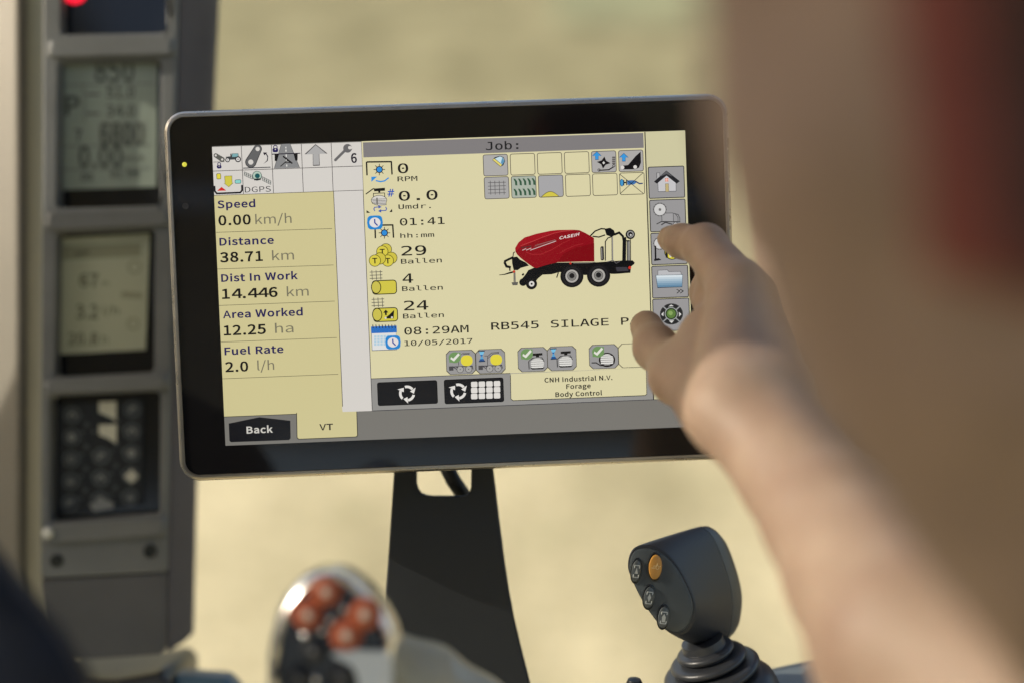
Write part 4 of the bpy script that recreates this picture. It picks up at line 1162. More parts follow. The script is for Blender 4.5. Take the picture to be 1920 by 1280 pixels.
D.poly(st, BK); D.poly([Z5(967, 252), Z5(977, 264), Z5(967, 276), Z5(957, 264)], (220, 216, 210))
D.line([Z5(935, 320), Z5(1005, 316), Z5(1038, 296)], 2.2, BK); D.ring(Z5(932, 318), 1.6, 2.8, BK, 12); D.ring(Z5(1043, 286), 1.6, 2.8, BK, 12)
for k in range(4):
    D.box(Z5(1030, 218 + 15 * k), Z5(1054, 229 + 15 * k), (96, 92, 90))
D.build('function_icon', lit, scr)
D = ftile(0, 5, TT)
blue_arrow(D, 1118, 224)
D.poly([Z5(1092, 300), Z5(1105, 286), Z5(1150, 280), Z5(1205, 215), Z5(1244, 180), Z5(1247, 262), Z5(1232, 300), Z5(1205, 312), Z5(1110, 314)], BK)
D.circ(Z5(1108, 299), 3.4, (218, 214, 208)); D.circ(Z5(1203, 295), 3.4, (218, 214, 208))
D.build('function_icon', lit, scr)
D = ftile(1, 0, (168, 166, 164))
net(D, Z5, 100, 398, 234, 502, 4, 4, (88, 86, 86), 1.1)
D.build('function_icon', lit, scr)
D = ftile(1, 1, (170, 178, 164))
for r in range(2):
    for k in range(5):
        x = 290 + 34 * k; y = 382 + 76 * r - k
        D.poly([Z5(x, y), Z5(x + 14, y + 2), Z5(x + 28, y + 22), Z5(x + 30, y + 52), Z5(x + 14, y + 50), Z5(x + 12, y + 26)], (52, 88, 66))
D.build('function_icon', lit, scr)
D = ftile(1, 2, (166, 165, 166))
D.poly([Z5(497 + 137 * i / 12.0, 519 - 4.5 * i / 12 - 40 * math.sin(math.pi * i / 12.0)) for i in range(13)], (104, 94, 34)); D.poly([Z5(504 + 124 * i / 12.0, 518 - 4.5 * i / 12 - 34 * math.sin(math.pi * i / 12.0)) for i in range(13)], (210, 196, 76))
D.build('function_icon', lit, scr)
for k in (3, 4):
    ftile(1, k, YM).build('function_icon', lit, scr)
D = ftile(1, 5, YM)
D.circ(Z5(1103, 413), 3.8, (40, 90, 130), 7); D.circ(Z5(1103, 413), 2.8, (70, 150, 200), 6)
D.line([Z5(1118, 392), Z5(1118, 434)], 1.6, BK); D.line([Z5(1118, 413), Z5(1136, 411)], 2.6, BK); D.line([Z5(1138, 392), Z5(1138, 432)], 1.6, BK)
D.poly([Z5(1142, 396), Z5(1195, 394), Z5(1215, 410), Z5(1195, 426), Z5(1144, 430)], (62, 112, 168)); D.line([Z5(1205, 402), Z5(1235, 420), Z5(1258, 418)], 2.4, (46, 66, 110))
D.line([Z5(1086, 348), Z5(1262, 492)], 1.1, BK); D.line([Z5(1262, 338), Z5(1090, 496)], 1.1, BK)
D.build('function_icon', lit, scr)

# timer tiles
def ttile(p0, p1, fill):
    D = new(lz)
    def octo(e):
        x0, y0, x1, y1 = p0[0] + e, p0[1] + e, p1[0] - e, p1[1] - e
        c = 34
        pts = [(x0 + c, y0), (x1 - c, y0), (x1, y0 + c), (x1, y1 - c), (x1 - c, y1), (x0 + c, y1), (x0, y1 - c), (x0, y0 + c)]
        xm, ym = (p0[0] + p1[0]) / 2, (p0[1] + p1[1]) / 2
        return [ZC(x + .034 * (y - ym), y - .036 * (x - xm)) for x, y in pts]
    D.poly(octo(0), (76, 72, 60)); D.poly(octo(5), fill)
    return D
def check(D, x, y):
    D.circ(ZC(x, y), 11.6, (112, 148, 92), 10.4); D.box(ZC(x - 52, y - 2), ZC(x - 6, y + 44), (112, 148, 92)); D.box(ZC(x + 6, y - 46), ZC(x + 54, y - 4), (112, 148, 92))
    D.poly([ZC(x - 34, y - 6), ZC(x - 14, y + 8), ZC(x + 32, y - 42), ZC(x + 46, y - 26), ZC(x - 8, y + 34), ZC(x - 40, y + 12)], (226, 224, 214))
def glass_(D, x, y):
    D.line([ZC(x - 28, y - 44), ZC(x + 30, y - 48)], 2.2, (30, 50, 70)); D.line([ZC(x - 24, y + 48), ZC(x + 34, y + 44)], 2.2, (30, 50, 70))
    D.poly([ZC(x - 22, y - 42), ZC(x + 26, y - 44), ZC(x + 8, y), ZC(x - 4, y)], (120, 190, 224)); D.poly([ZC(x - 4, y), ZC(x + 8, y), ZC(x + 28, y + 42), ZC(x - 20, y + 44)], (88, 160, 206))
    D.poly([ZC(x - 14, y - 14), ZC(x + 14, y - 16), ZC(x + 6, y), ZC(x - 2, y)], (40, 96, 160)); D.poly([ZC(x - 16, y + 26), ZC(x + 20, y + 24), ZC(x + 28, y + 42), ZC(x - 20, y + 44)], (36, 80, 140))
TG2 = (152, 150, 149)
def wagon(D, x, y):
    D.line([ZC(x - 100, y + 60), ZC(x + 115, y + 52)], 1.8, (50, 48, 60))
    D.box(ZC(x - 104, y + 54), ZC(x - 62, y + 92), (74, 72, 74)); D.line([ZC(x - 60, y + 64), ZC(x - 26, y + 84), ZC(x - 30, y + 60)], 1.3, (40, 40, 46)); D.line([ZC(x - 30, y + 84), ZC(x + 5, y + 74)], 1.6, (40, 40, 46))
    for dx in (0, 78):
        D.circ(ZC(x + dx, y + 82 - dx * .03), 6.6, (60, 58, 58)); D.circ(ZC(x + dx, y + 82 - dx * .03), 5.7, (166, 164, 160)); D.circ(ZC(x + dx, y + 82 - dx * .03), 0.9, BK)
    D.line([ZC(x + 108, y + 45), ZC(x + 118, y + 80)], 1.4, (50, 48, 56))
    D.rbox(ZC(x + 4, y - 46), ZC(x + 116, y + 48), 9, YE)
D = ttile((32, 127), (305, 350), TG2)
wagon(D, 162, 222); D.line([ZC(172, 168), ZC(184, 158), ZC(246, 156), ZC(244, 164), ZC(190, 166)], 1, (60, 58, 62)); D.line([ZC(146, 210), ZC(147, 268)], 1, (50, 48, 56)); check(D, 112, 196)
D.build('timer_icon', lit, scr)
D = ttile((305, 118), (578, 342), TG2)
wagon(D, 434, 215); D.line([ZC(415, 268), ZC(414, 186), ZC(450, 152), ZC(516, 146), ZC(515, 156), ZC(462, 162), ZC(420, 200)], 1.1, (60, 58, 62)); D.line([ZC(385, 180), ZC(414, 180)], 1, (50, 48, 56)); glass_(D, 358, 184)
D.build('timer_icon', lit, scr)
def bale(D, x, y, w=62, h=52):
    D.circ(ZC(x, y), 12.4, (228, 226, 220), 10.6); D.box(ZC(x - 58, y - 26), ZC(x + 58, y + 40), (228, 226, 220))
    for k in range(5):
        D.line([ZC(x - 58, y - 34 + 19 * k), ZC(x + 58, y - 37 + 19 * k)], 1, (62, 60, 60))
def wrap(D, x, y):
    D.poly([ZC(x - 46, y - 92), ZC(x + 46, y - 97), ZC(x + 46, y - 76), ZC(x + 16, y - 74), ZC(x + 16, y - 60), ZC(x - 14, y - 58), ZC(x - 14, y - 72), ZC(x - 46, y - 70)], BK)
    bale(D, x, y)
    D.line([ZC(x - 80, y - 20), ZC(x - 76, y + 52)], 1.6, BK); D.line([ZC(x - 80, y - 20), ZC(x - 46, y - 50), ZC(x + 44, y - 54), ZC(x + 62, y - 18)], 1.3, BK)
    D.line([ZC(x - 60, y + 40), ZC(x - 46, y + 50), ZC(x + 48, y + 46), ZC(x + 60, y + 34)], 1.8, BK)
D = ttile((693, 102), (968, 326), TG2); wrap(D, 874, 250); check(D, 776, 166); D.build('timer_icon', lit, scr)
D = ttile((965, 92), (1235, 316), TG2); wrap(D, 1135, 232); glass_(D, 1020, 162); D.build('timer_icon', lit, scr)
D = ttile((1350, 76), (1622, 298), TG2)
D.circ(ZC(1516, 216), 15.6, BK, 13.6); bale(D, 1516, 214); D.line([ZC(1376, 244), ZC(1416, 243), ZC(1456, 268), ZC(1560, 266), ZC(1585, 240)], 2, BK); check(D, 1434, 144)
D.build('timer_icon', lit, scr)
ttile((1621, 66), (1893, 288), YM).build('timer_icon', lit, scr)

# soft keys, right column
def skey(p0, p1):
    D = new(lz)
    D.rbox(ZD(*p0), ZD(*p1), 3, (152, 150, 150), (20, 20, 22), 1.5)
    return D
D = skey((58, 54), (338, 284))
D.box(ZD(122, 98), ZD(150, 140), (60, 60, 64)); D.box(ZD(126, 101), ZD(147, 142), (176, 174, 174))
D.poly([ZD(130, 165), ZD(198, 112), ZD(270, 165), ZD(272, 238), ZD(135, 242)], (84, 84, 88)); D.poly([ZD(134, 166), ZD(198, 114), ZD(267, 166), ZD(268, 234), ZD(138, 238)], (196, 194, 196))
D.poly([ZD(104, 165), ZD(196, 82), ZD(298, 162), ZD(274, 180), ZD(198, 120), ZD(126, 180)], (34, 34, 38)); D.poly([ZD(146, 128), ZD(196, 86), ZD(246, 128), ZD(198, 108)], (92, 92, 94))
D.box(ZD(188, 180), ZD(216, 240), (70, 60, 40)); D.box(ZD(190, 182), ZD(214, 239), (190, 172, 120))
D.box(ZD(188, 140), ZD(212, 164), (226, 120, 90)); D.line([ZD(200, 138), ZD(200, 166)], 0.9, (240, 220, 210)); D.line([ZD(186, 152), ZD(214, 152)], 0.9, (240, 220, 210))
D.build('soft_key', lit, scr)
def gear(D, x, y, r):
    o = ZD(x, y)
    for k in range(14):
        a = 2 * math.pi * k / 14
        D.poly([(o[0] + r * q * math.cos(a + e), o[1] + r * q * math.sin(a + e)) for q, e in ((0.86, -.2), (1.0, -.13), (1.0, .13), (.86, .2))], (92, 90, 90))
    D.circ(o, r * .92, (92, 90, 90)); D.circ(o, r * .84, (206, 204, 202)); D.circ(o, r * .2, (110, 108, 106))
D = skey((68, 302), (347, 534))
D.rbox(ZD(160, 400), ZD(252, 466), 2, (160, 158, 158), (62, 60, 62), 1); D.line([ZD(252, 402), ZD(286, 412), ZD(298, 440), ZD(298, 466)], 1.2, (62, 60, 62)); D.line([ZD(262, 404), ZD(284, 432), ZD(284, 462)], 1, (62, 60, 62))
D.line([ZD(125, 482), ZD(160, 464), ZD(300, 466)], 1.8, (62, 60, 62)); D.line([ZD(160, 488), ZD(190, 470), ZD(240, 484)], 2.2, (62, 60, 62))
D.circ(ZD(266, 486), 5, (62, 60, 62)); D.circ(ZD(266, 486), 3.9, (186, 184, 182)); gear(D, 148, 374, 13)
D.build('soft_key', lit, scr)
D = skey((77, 550), (357, 781))
gear(D, 146, 628, 12); D.line([ZD(114, 645), ZD(116, 745)], 3.2, (24, 24, 26)); D.poly([ZD(104, 745), ZD(140, 738), ZD(160, 752), ZD(106, 760)], (24, 24, 26))
D.circ(ZD(240, 690), 15, (30, 28, 20)); D.circ(ZD(240, 690), 13.4, YE); D.line([ZD(196, 640), ZD(200, 735)], 4, (24, 24, 26)); D.box(ZD(218, 680), ZD(232, 732), (210, 206, 200)); D.line([ZD(240, 680), ZD(240, 736)], 1.2, (40, 40, 30))
D.build('soft_key', lit, scr)
D = skey((84, 797), (366, 1030))
D.poly([ZD(132, 828), ZD(205, 824), ZD(216, 838), ZD(306, 836), ZD(310, 864), ZD(132, 866)], (72, 72, 76)); D.poly([ZD(135, 831), ZD(203, 827), ZD(214, 841), ZD(303, 839), ZD(307, 864), ZD(135, 866)], (186, 186, 188))
D.poly([ZD(116, 866), ZD(320, 860), ZD(316, 955), ZD(130, 962)], (44, 66, 84))
for k in range(6):
    t_ = k / 6.0; t2_ = (k + 1) / 6.0
    c = tuple(a + (b - a) * t_ for a, b in zip((214, 224, 228), (78, 120, 152)))
    y0_, y1_ = 868 + 88 * t_, 868 + 88 * t2_
    D.raw([[S(*ZD(120 + 12 * t_, y0_)), S(*ZD(317 - 3 * t_, y0_ - 5)), S(*ZD(317 - 3 * t2_, y1_ - 5)), S(*ZD(120 + 12 * t2_, y1_))]], c)
D.up()
for dx in (0, 26):
    D.line([ZD(275 + dx, 972), ZD(298 + dx, 984), ZD(276 + dx, 1000)], 1.5, (24, 24, 28))
D.build('soft_key', lit, scr)
D = skey((91, 1044), (376, 1277))
D.circ(ZD(235, 1156), 22, (54, 56, 56), 20); D.circ(ZD(235, 1156), 20.6, (36, 38, 40), 18.6)
for a in (45, 135, 225, 315):
    q = math.radians(a); o = ZD(235, 1156)
    D.line([(o[0] + 11 * math.cos(q), o[1] + 10 * math.sin(q)), (o[0] + 21.5 * math.cos(q), o[1] + 19.5 * math.sin(q))], 2.4, (150, 152, 152))
D.circ(ZD(233, 1154), 12.4, (160, 164, 160)); D.circ(ZD(233, 1154), 10.8, (34, 50, 30)); D.circ(ZD(233, 1154), 8.6, (92, 124, 62)); D.circ(ZD(228, 1149), 4.2, (136, 164, 96))
for p in (((212, 1100), (252, 1098), (232, 1086)), ((290, 1140), (292, 1176), (310, 1157)), ((216, 1206), (254, 1204), (236, 1224)), ((176, 1140), (174, 1174), (158, 1158))):
    D.poly([ZD(*q) for q in p], (214, 212, 208))
D.build('soft_key', lit, scr)

# the baler picture
D = new(lz)
RD = (138, 12, 24); BKB = (16, 17, 19)
D.poly([ZB(40, 750), ZB(110, 740), ZB(180, 715), ZB(240, 700), ZB(260, 718), ZB(190, 735), ZB(120, 752), ZB(45, 758)], BKB)
D.line([ZB(118, 600), ZB(120, 570), ZB(170, 545), ZB(225, 520)], 4.2, BKB); D.line([ZB(116, 590), ZB(140, 640), ZB(190, 650)], 4.6, BKB); D.line([ZB(182, 640), ZB(185, 700)], 2.6, BKB)
D.line([ZB(225, 520), ZB(232, 460), ZB(250, 448)], 1.8, BKB)
D.poly([ZB(210, 520), ZB(280, 510), ZB(320, 550), ZB(400, 590), ZB(440, 630), ZB(330, 660), ZB(290, 690), ZB(235, 690), ZB(215, 600)], BKB)
D.box(ZB(238, 700), ZB(264, 850), (126, 122, 112)); D.line([ZB(238, 700), ZB(238, 850)], 1, (60, 58, 56)); D.poly([ZB(205, 852), ZB(295, 848), ZB(285, 890), ZB(222, 892)], (96, 94, 88))
D.circ(ZB(240, 708), 2.4, (196, 60, 40))
D.poly([ZB(395, 745), ZB(430, 690), ZB(500, 660), ZB(640, 620), ZB(800, 590), ZB(1300, 585), ZB(1510, 590), ZB(1560, 640), ZB(1500, 745), ZB(1180, 755), ZB(850, 715), ZB(740, 745), ZB(620, 750), ZB(560, 800), ZB(520, 850), ZB(420, 850), ZB(350, 800)], BKB)
D.line([ZB(350, 760), ZB(370, 735)], 3.4, BKB); D.circ(ZB(360, 850), 7.2, BKB)
D.poly([ZB(1290, 590), ZB(1700, 560), ZB(1820, 560), ZB(1848, 590), ZB(1840, 610), ZB(1800, 640), ZB(1790, 725), ZB(1600, 740), ZB(1530, 740)], BKB)
D.poly([ZB(1595, 650), ZB(1745, 648), ZB(1765, 700), ZB(1610, 706)], (62, 60, 66)); D.circ(ZB(1782, 656), 2.9, (206, 50, 36)); D.circ(ZB(992, 598), 2.2, (190, 50, 40))
body = [(255, 395), (300, 320), (380, 255), (540, 205), (730, 165), (830, 155), (1030, 152), (1110, 158), (1190, 195), (1260, 235), (1305, 262), (1310, 575), (1180, 575), (820, 585), (640, 630), (545, 662), (500, 655), (420, 600), (330, 530), (280, 480), (258, 440)]
D.poly([ZB(*p) for p in body], RD)
D.poly([ZB(255, 395), ZB(300, 320), ZB(380, 255), ZB(540, 205), ZB(730, 165), ZB(830, 155), ZB(1030, 152), ZB(860, 180), ZB(640, 250), ZB(440, 335), ZB(330, 380), ZB(258, 440)], (158, 18, 30))
D.poly([ZB(820, 585), ZB(900, 470), ZB(1060, 390), ZB(1308, 330), ZB(1310, 575), ZB(1180, 575)], (124, 8, 18))
D.line([ZB(330, 365), ZB(450, 320), ZB(640, 245), ZB(780, 195), ZB(900, 172), ZB(1030, 160)], 0.9, (190, 70, 70))
D.line([ZB(400, 450), ZB(480, 480), ZB(600, 478), ZB(740, 420), ZB(880, 335)], 0.9, (176, 46, 50)); D.line([ZB(850, 465), ZB(940, 410), ZB(1060, 360), ZB(1160, 335)], 0.8, (170, 44, 48)); D.line([ZB(890, 330), ZB(990, 285)], 0.8, (170, 44, 48))
for k, (a, b) in enumerate((((350, 426), (400, 402)), ((400, 424), (470, 396)), ((455, 425), (800, 302)))):
    D.line([ZB(*a), ZB(*b)], 1.1, (214, 200, 196))
D.line([ZB(500, 382), ZB(795, 292)], 1.3, (120, 60, 60)); D.line([ZB(520, 362), ZB(790, 285)], 0.9, (150, 110, 106)); D.line([ZB(335, 392), ZB(470, 370)], 2.4, (90, 40, 42))
a, b = ZB(840, 284), ZB(1028, 246)
for word, p, q in (('CASE', ZB(840, 282), ZB(1030, 246)), ('IH', ZB(1042, 244), ZB(1104, 226))):
    n0 = len(D.V)
    D.text('B', word, p, q, 5.4, (232, 222, 216))
    sa, sb = S(*p), S(*q); ym = (sa[1] + sb[1]) / 2; sl = (sb[1] - sa[1]) / (sb[0] - sa[0])
    for i in range(n0, len(D.V)):
        x, y, z = D.V[i]
        yy = y + (x - (sa[0] + sb[0]) / 2) * sl
        D.V[i] = (x + (y - ym) * .25, yy, z)
D.line([ZB(1030, 598), ZB(1240, 594), ZB(1310, 584)], 1, (112, 110, 106))
D.line([ZB(1258, 232), ZB(1320, 170), ZB(1400, 138), ZB(1450, 142)], 2.6, BKB); D.line([ZB(1290, 240), ZB(1370, 250), ZB(1450, 222)], 2.4, BKB)
D.poly([ZB(1445, 140), ZB(1520, 126), ZB(1570, 160), ZB(1590, 215), ZB(1545, 250), ZB(1470, 222)], BKB); D.line([ZB(1580, 215), ZB(1640, 190), ZB(1690, 240), ZB(1700, 300), ZB(1695, 560)], 4.2, BKB)
D.line([ZB(1540, 245), ZB(1490, 262), ZB(1456, 310), ZB(1456, 560)], 2.1, (34, 34, 36)); D.line([ZB(1548, 250), ZB(1552, 560)], 2.8, (142, 138, 132)); D.line([ZB(1540, 250), ZB(1543, 560)], 0.8, (60, 60, 60))
D.rbox(ZB(1388, 378), ZB(1440, 560), 3, (38, 38, 40)); D.box(ZB(1398, 392), ZB(1418, 545), (142, 138, 132)); D.rbox(ZB(1392, 372), ZB(1436, 392), 3, BKB)
D.line([ZB(1722, 250), ZB(1718, 560)], 3.6, BKB); D.line([ZB(1762, 290), ZB(1766, 560)], 5.4, (130, 128, 124)); D.line([ZB(1745, 290), ZB(1748, 560)], 1.4, BKB); D.line([ZB(1790, 280), ZB(1792, 560)], 1.6, BKB); D.line([ZB(1735, 300), ZB(1780, 300)], 2.4, BKB)
D.circ(ZB(1788, 215), 9, BKB); D.ring(ZB(1790, 212), 4.2, 6.4, (150, 148, 144), 16); D.circ(ZB(1794, 222), 1.8, (210, 206, 200))
D.line([ZB(1480, 580), ZB(1560, 560), ZB(1600, 600), ZB(1650, 570)], 1.4, (90, 88, 88))
D.line([ZB(830, 720), ZB(808, 790)], 2.2, BKB)
for (x, y), r in (((1010, 770), 22), ((1365, 760), 22.2)):
    D.circ(ZB(x, y), r, (22, 22, 24), r * .97); D.ring(ZB(x, y), r * .68, r * .82, (34, 34, 36)); D.circ(ZB(x, y), r * .56, (172, 168, 162)); D.ring(ZB(x, y), r * .32, r * .40, (96, 94, 92)); D.circ(ZB(x, y), r * .30, (120, 118, 114)); D.circ(ZB(x, y - 6), r * .22, (30, 30, 32))
D.circ(ZB(472, 872), 10.6, (22, 22, 24)); D.circ(ZB(474, 872), 5.2, (218, 214, 208)); D.circ(ZB(474, 872), 2, (40, 40, 40))
D.build('baler_picture', lit, scr)

# ================================================================== MONITOR BRACKET AND CABLE
brm = pmat('bracket_black', (0.009, 0.0115, 0.014), 0.55, noise=0.15, nscale=30, bump=0.3, bscale=1800)
DB = 0.812
brk = px_slab('monitor_bracket', [(738, 800), (738, 890), (734, 950), (728, 1040), (722, 1116), (712, 1250), (690, 1480), (1100, 1480), (1036, 1390), (994, 1280), (977, 1213), (965, 1162), (955, 1110), (947, 1057), (941, 1010), (935, 965), (930, 920), (925, 880), (922, 800)],
              DB, DB + 0.006, brm, None, 0.0012,
              holes=[[(781, 850), (781, 905), (784, 916), (790, 924), (799, 928), (812, 929.5), (868, 929.5), (876, 927), (881, 921), (883, 912), (884, 850)]])
tag(brk, 'black flat metal bracket with a square cut-out under the monitor', 'bracket')
V, F = tube([cs(825, 840, DB + 0.03), cs(836, 872, DB + 0.018), cs(850, 900, DB + 0.014), cs(868, 926, DB + 0.018), cs(884, 950, DB + 0.03), cs(900, 1000, DB + 0.05)], 0.0044)
cab = mesh_obj('monitor_cable', V, F, pmat('cable_black', (0.012, 0.012, 0.012), 0.5), None)
tag(cab, 'black cable curving behind the cut-out of the bracket', 'cable')

# ================================================================== MULTIFUNCTION HANDLE (near, out of focus)
DH = 0.600
hz = Z(440, 860, 3.048)
hd = thing('drive_handle', 'chrome rimmed drive handle with orange and black buttons in front of the bracket', 'control handle', cs(620, 1400, DH + 0.02))
ho = smooth_closed([(505, 1300), (506, 1220), (519, 1155), (540, 1109), (573, 1073), (611, 1058), (650, 1061), (685, 1085), (718, 1121), (743, 1164), (752, 1200), (746, 1240), (742, 1300), (744, 1480), (500, 1480)], 75)
hc = (628, 1200)
def hring(s, d, oy=0):
    return [cs(hc[0] + (x - hc[0]) * s, hc[1] + oy + (y - hc[1]) * (s if y < 1300 else 1), DH) + Vector((0, 0, DH - d)) for x, y in ho]
chrome = pmat('satin_chrome', (0.86, 0.85, 0.82), 0.24, metal=1.0, noise=0.06, nscale=60)
V, F = loft([hring(.70, DH + 0.034), hring(.92, DH + 0.020), hring(1.0, DH + 0.004), hring(.985, DH - 0.006), hring(.93, DH - 0.012), hring(.86, DH - 0.0135), hring(.80, DH - 0.012), hring(.785, DH - 0.008)], True, True)
mesh_obj('chrome_shell', V, F, chrome, hd)
V, F = loft([hring(.78, DH - 0.0055), hring(.775, DH - 0.0105), hring(.75, DH - 0.0112)], True, True)
mesh_obj('face_plate', V, F, pmat('face_navy', (0.014, 0.015, 0.022), 0.22, noise=0.1), hd)
D_F = DH - 0.0112
orange = pmat('orange_rubber', (0.33, 0.075, 0.028), 0.42, noise=0.08, nscale=90)
blackb = pmat('black_rubber', (0.012, 0.013, 0.014), 0.4, noise=0.1, nscale=90)
tipm = pmat('button_mark', (0.62, 0.52, 0.42), 0.4)
tipb = pmat('button_mark_grey', (0.16, 0.16, 0.165), 0.4)
for x, y, r, mat, tm in ((612, 1108, 29, orange, tipm), (578, 1151, 29, orange, tipm), (684, 1150, 31, orange, tipm), (650, 1189, 31, orange, tipm), (589, 1219, 22, blackb, tipb), (560, 1267, 21, blackb, tipb), (640, 1266, 24, blackb, tipb)):
    R = r * D_F / FPX
    ax = Vector((0.05, 0.12, 1)).normalized()
    V, F = lathe(cs(x, y, D_F), ax, [(R, -0.002), (R, 0.0022), (R * .9, 0.0040), (R * .6, 0.0048), (R * .35, 0.0048), (0.0002, 0.0047)])
    b = mesh_obj('button', V, F, mat, hd)
    V, F = lathe(cs(x, y, D_F) + ax * 0.0048, ax, [(R * .30, 0), (R * .28, 0.0006), (0.0001, 0.0008)], 14)
    mesh_obj('button_symbol', V, F, tm, b)
    b['label'] = 'orange red button' if mat is orange else 'black button'
silver = pmat('silver_trim', (0.55, 0.55, 0.56), 0.3, metal=1.0, noise=0.06, nscale=70)
px_slab('trim_plate', smooth_closed([(622, 1226), (650, 1217), (690, 1219), (728, 1222), (734, 1250), (728, 1330), (668, 1340), (672, 1286), (662, 1252), (640, 1238)], 40), D_F - 0.0022, D_F + 0.002, silver, hd, 0.001)
for k, (x, y) in enumerate(((645, 1141), (620, 1160), (604, 1181), (572, 1190), (592, 1272))):
    V, F = lathe(cs(x, y, D_F), (0, 0.1, 1), [(0.0021, -0.001), (0.0019, 0.0012), (0.0011, 0.002), (0.0001, 0.0023)], 14)
    mesh_obj('trim_stud', V, F, chrome, hd)
lo_ = np.array([-0.16, -0.31, -0.72]); hi_ = np.array([0.02, -0.09, -0.52]); hh = 0.0022
q = lambda x, y, d, r: (tuple(cs(x, y, d)), r)
def chain(*pts):
    return [(a[0], b[0], a[1], b[1]) for a, b in zip(pts[:-1], pts[1:])]
Fd = cones_field(chain(q(742, 1236, .622, .0120), q(800, 1272, .627, .0154), q(880, 1345, .635, .0194), q(960, 1450, .645, .0225)), lo_, hi_, hh, 0.002)
V, F = surface_nets(Fd, lo_, hh)
mesh_obj('palm_rest', V, F, pmat('palm_grey', (0.34, 0.36, 0.33), 0.24, noise=0.08, nscale=50), hd)

# ================================================================== JOYSTICK
jz = Z(1100, 940, 3.765)
js = thing('joystick', 'dark grey joystick with one amber and three grey buttons on a ribbed boot', 'joystick', cs(1355, 1275, 0.80))
A = smooth_closed([(293, 432), (309, 362), (348, 324), (412, 313), (480, 326), (560, 372), (640, 460), (708, 580), (752, 690), (762, 770), (742, 850), (700, 910), (640, 932), (568, 905), (482, 824), (398, 704), (332, 574), (299, 492)], 72)
Bn = smooth_closed([(640, 470), (655, 330), (690, 240), (770, 180), (830, 188), (900, 268), (966, 430), (1012, 590), (1030, 720), (1022, 840), (1000, 940), (950, 1000), (860, 1030), (775, 1010), (712, 930), (685, 790), (655, 660), (642, 560)], 72)
JD0, JD1 = 0.772, 0.806
def jr(P, d, s=1.0, c=None):
    c = c or (sum(p[0] for p in P) / len(P), sum(p[1] for p in P) / len(P))
    return [cs(*jz(c[0] + (x - c[0]) * s, c[1] + (y - c[1]) * s), d) for x, y in P]
def mixr(R0, R1, t, bul=0.0):
    return [a.lerp(b, t) for a, b in zip(R0, R1)]
r0 = jr(A, JD0); r1 = jr(Bn, JD1)
cen0 = sum(r0, Vector()) / len(r0)
def swell(R, k):
    c = sum(R, Vector()) / len(R)
    return [c + (p - c) * k for p in R]
joym = pmat('joystick_grey', (0.017, 0.019, 0.024), 0.38, noise=0.12, nscale=45, bump=0.25, bscale=2600)
V, F = loft([swell(r0, .90), swell(r0, .99), swell(r0, 1.03), swell(mixr(r0, r1, .12), 1.045), swell(mixr(r0, r1, .4), 1.04), swell(mixr(r0, r1, .75), 1.02), swell(mixr(r0, r1, .97), 1.002), swell(r1, 1.0), swell(r1, .985), swell(r1, .9)], True, True)
mesh_obj('grip_shell', V, F, joym, js, subsurf=1)
dv = Vector((0.0030, 0.0004, -0.0016))
r1b = [p + dv * .10 for p in r1]
r2 = [p + Vector((0.0060, 0.0010, -0.006)) for p in swell(r1, .97)]
r3 = [p + Vector((0.0118, 0.0000, -0.012)) for p in swell(r1, .80)]
r4 = [p + Vector((0.0130, -0.001, -0.018)) for p in swell(r1, .45)]
V, F = loft([swell(r1b, .90), swell(r1b, .985), swell(r1b, 1.0), mixr(r1b, r2, .08), mixr(r1b, r2, .5), r2, r3, r4], True, True)
mesh_obj('rear_shell', V, F, pmat('rear_shell_grey', (0.06, 0.062, 0.06), 0.26, noise=0.1, nscale=45, bump=0.2, bscale=2600), js, subsurf=1)
# plane of the face
nrm = Vector((0, 0, 0))
for i in range(len(r0)):
    nrm += r0[i].cross(r0[(i + 1) % len(r0)])
fn = Vector((-0.42, 0.02, 0.9)).normalized()
V, F = loft([[p + Vector((0, 0, 0.0002)) for p in swell(r0, .955)], [p + Vector((-.0004, 0, 0.0014)) for p in swell(r0, .945)], [p + Vector((-.0006, 0, 0.0018)) for p in swell(r0, .90)]], True, True)
mesh_obj('face_plate', V, F, pmat('joy_face', (0.05, 0.06, 0.065), 0.36, noise=0.12, nscale=60, bump=0.2, bscale=2600), js)
darkring = pmat('button_well', (0.006, 0.007, 0.008), 0.3)
gb = pmat('button_slate', (0.075, 0.085, 0.088), 0.28, noise=0.1, nscale=80)
amb = pmat('button_amber', (0.50, 0.245, 0.045), 0.35, noise=0.08, nscale=120)
mk = pmat('button_print', (0.50, 0.52, 0.50), 0.4)
mka = pmat('button_print_gold', (0.66, 0.50, 0.24), 0.4)
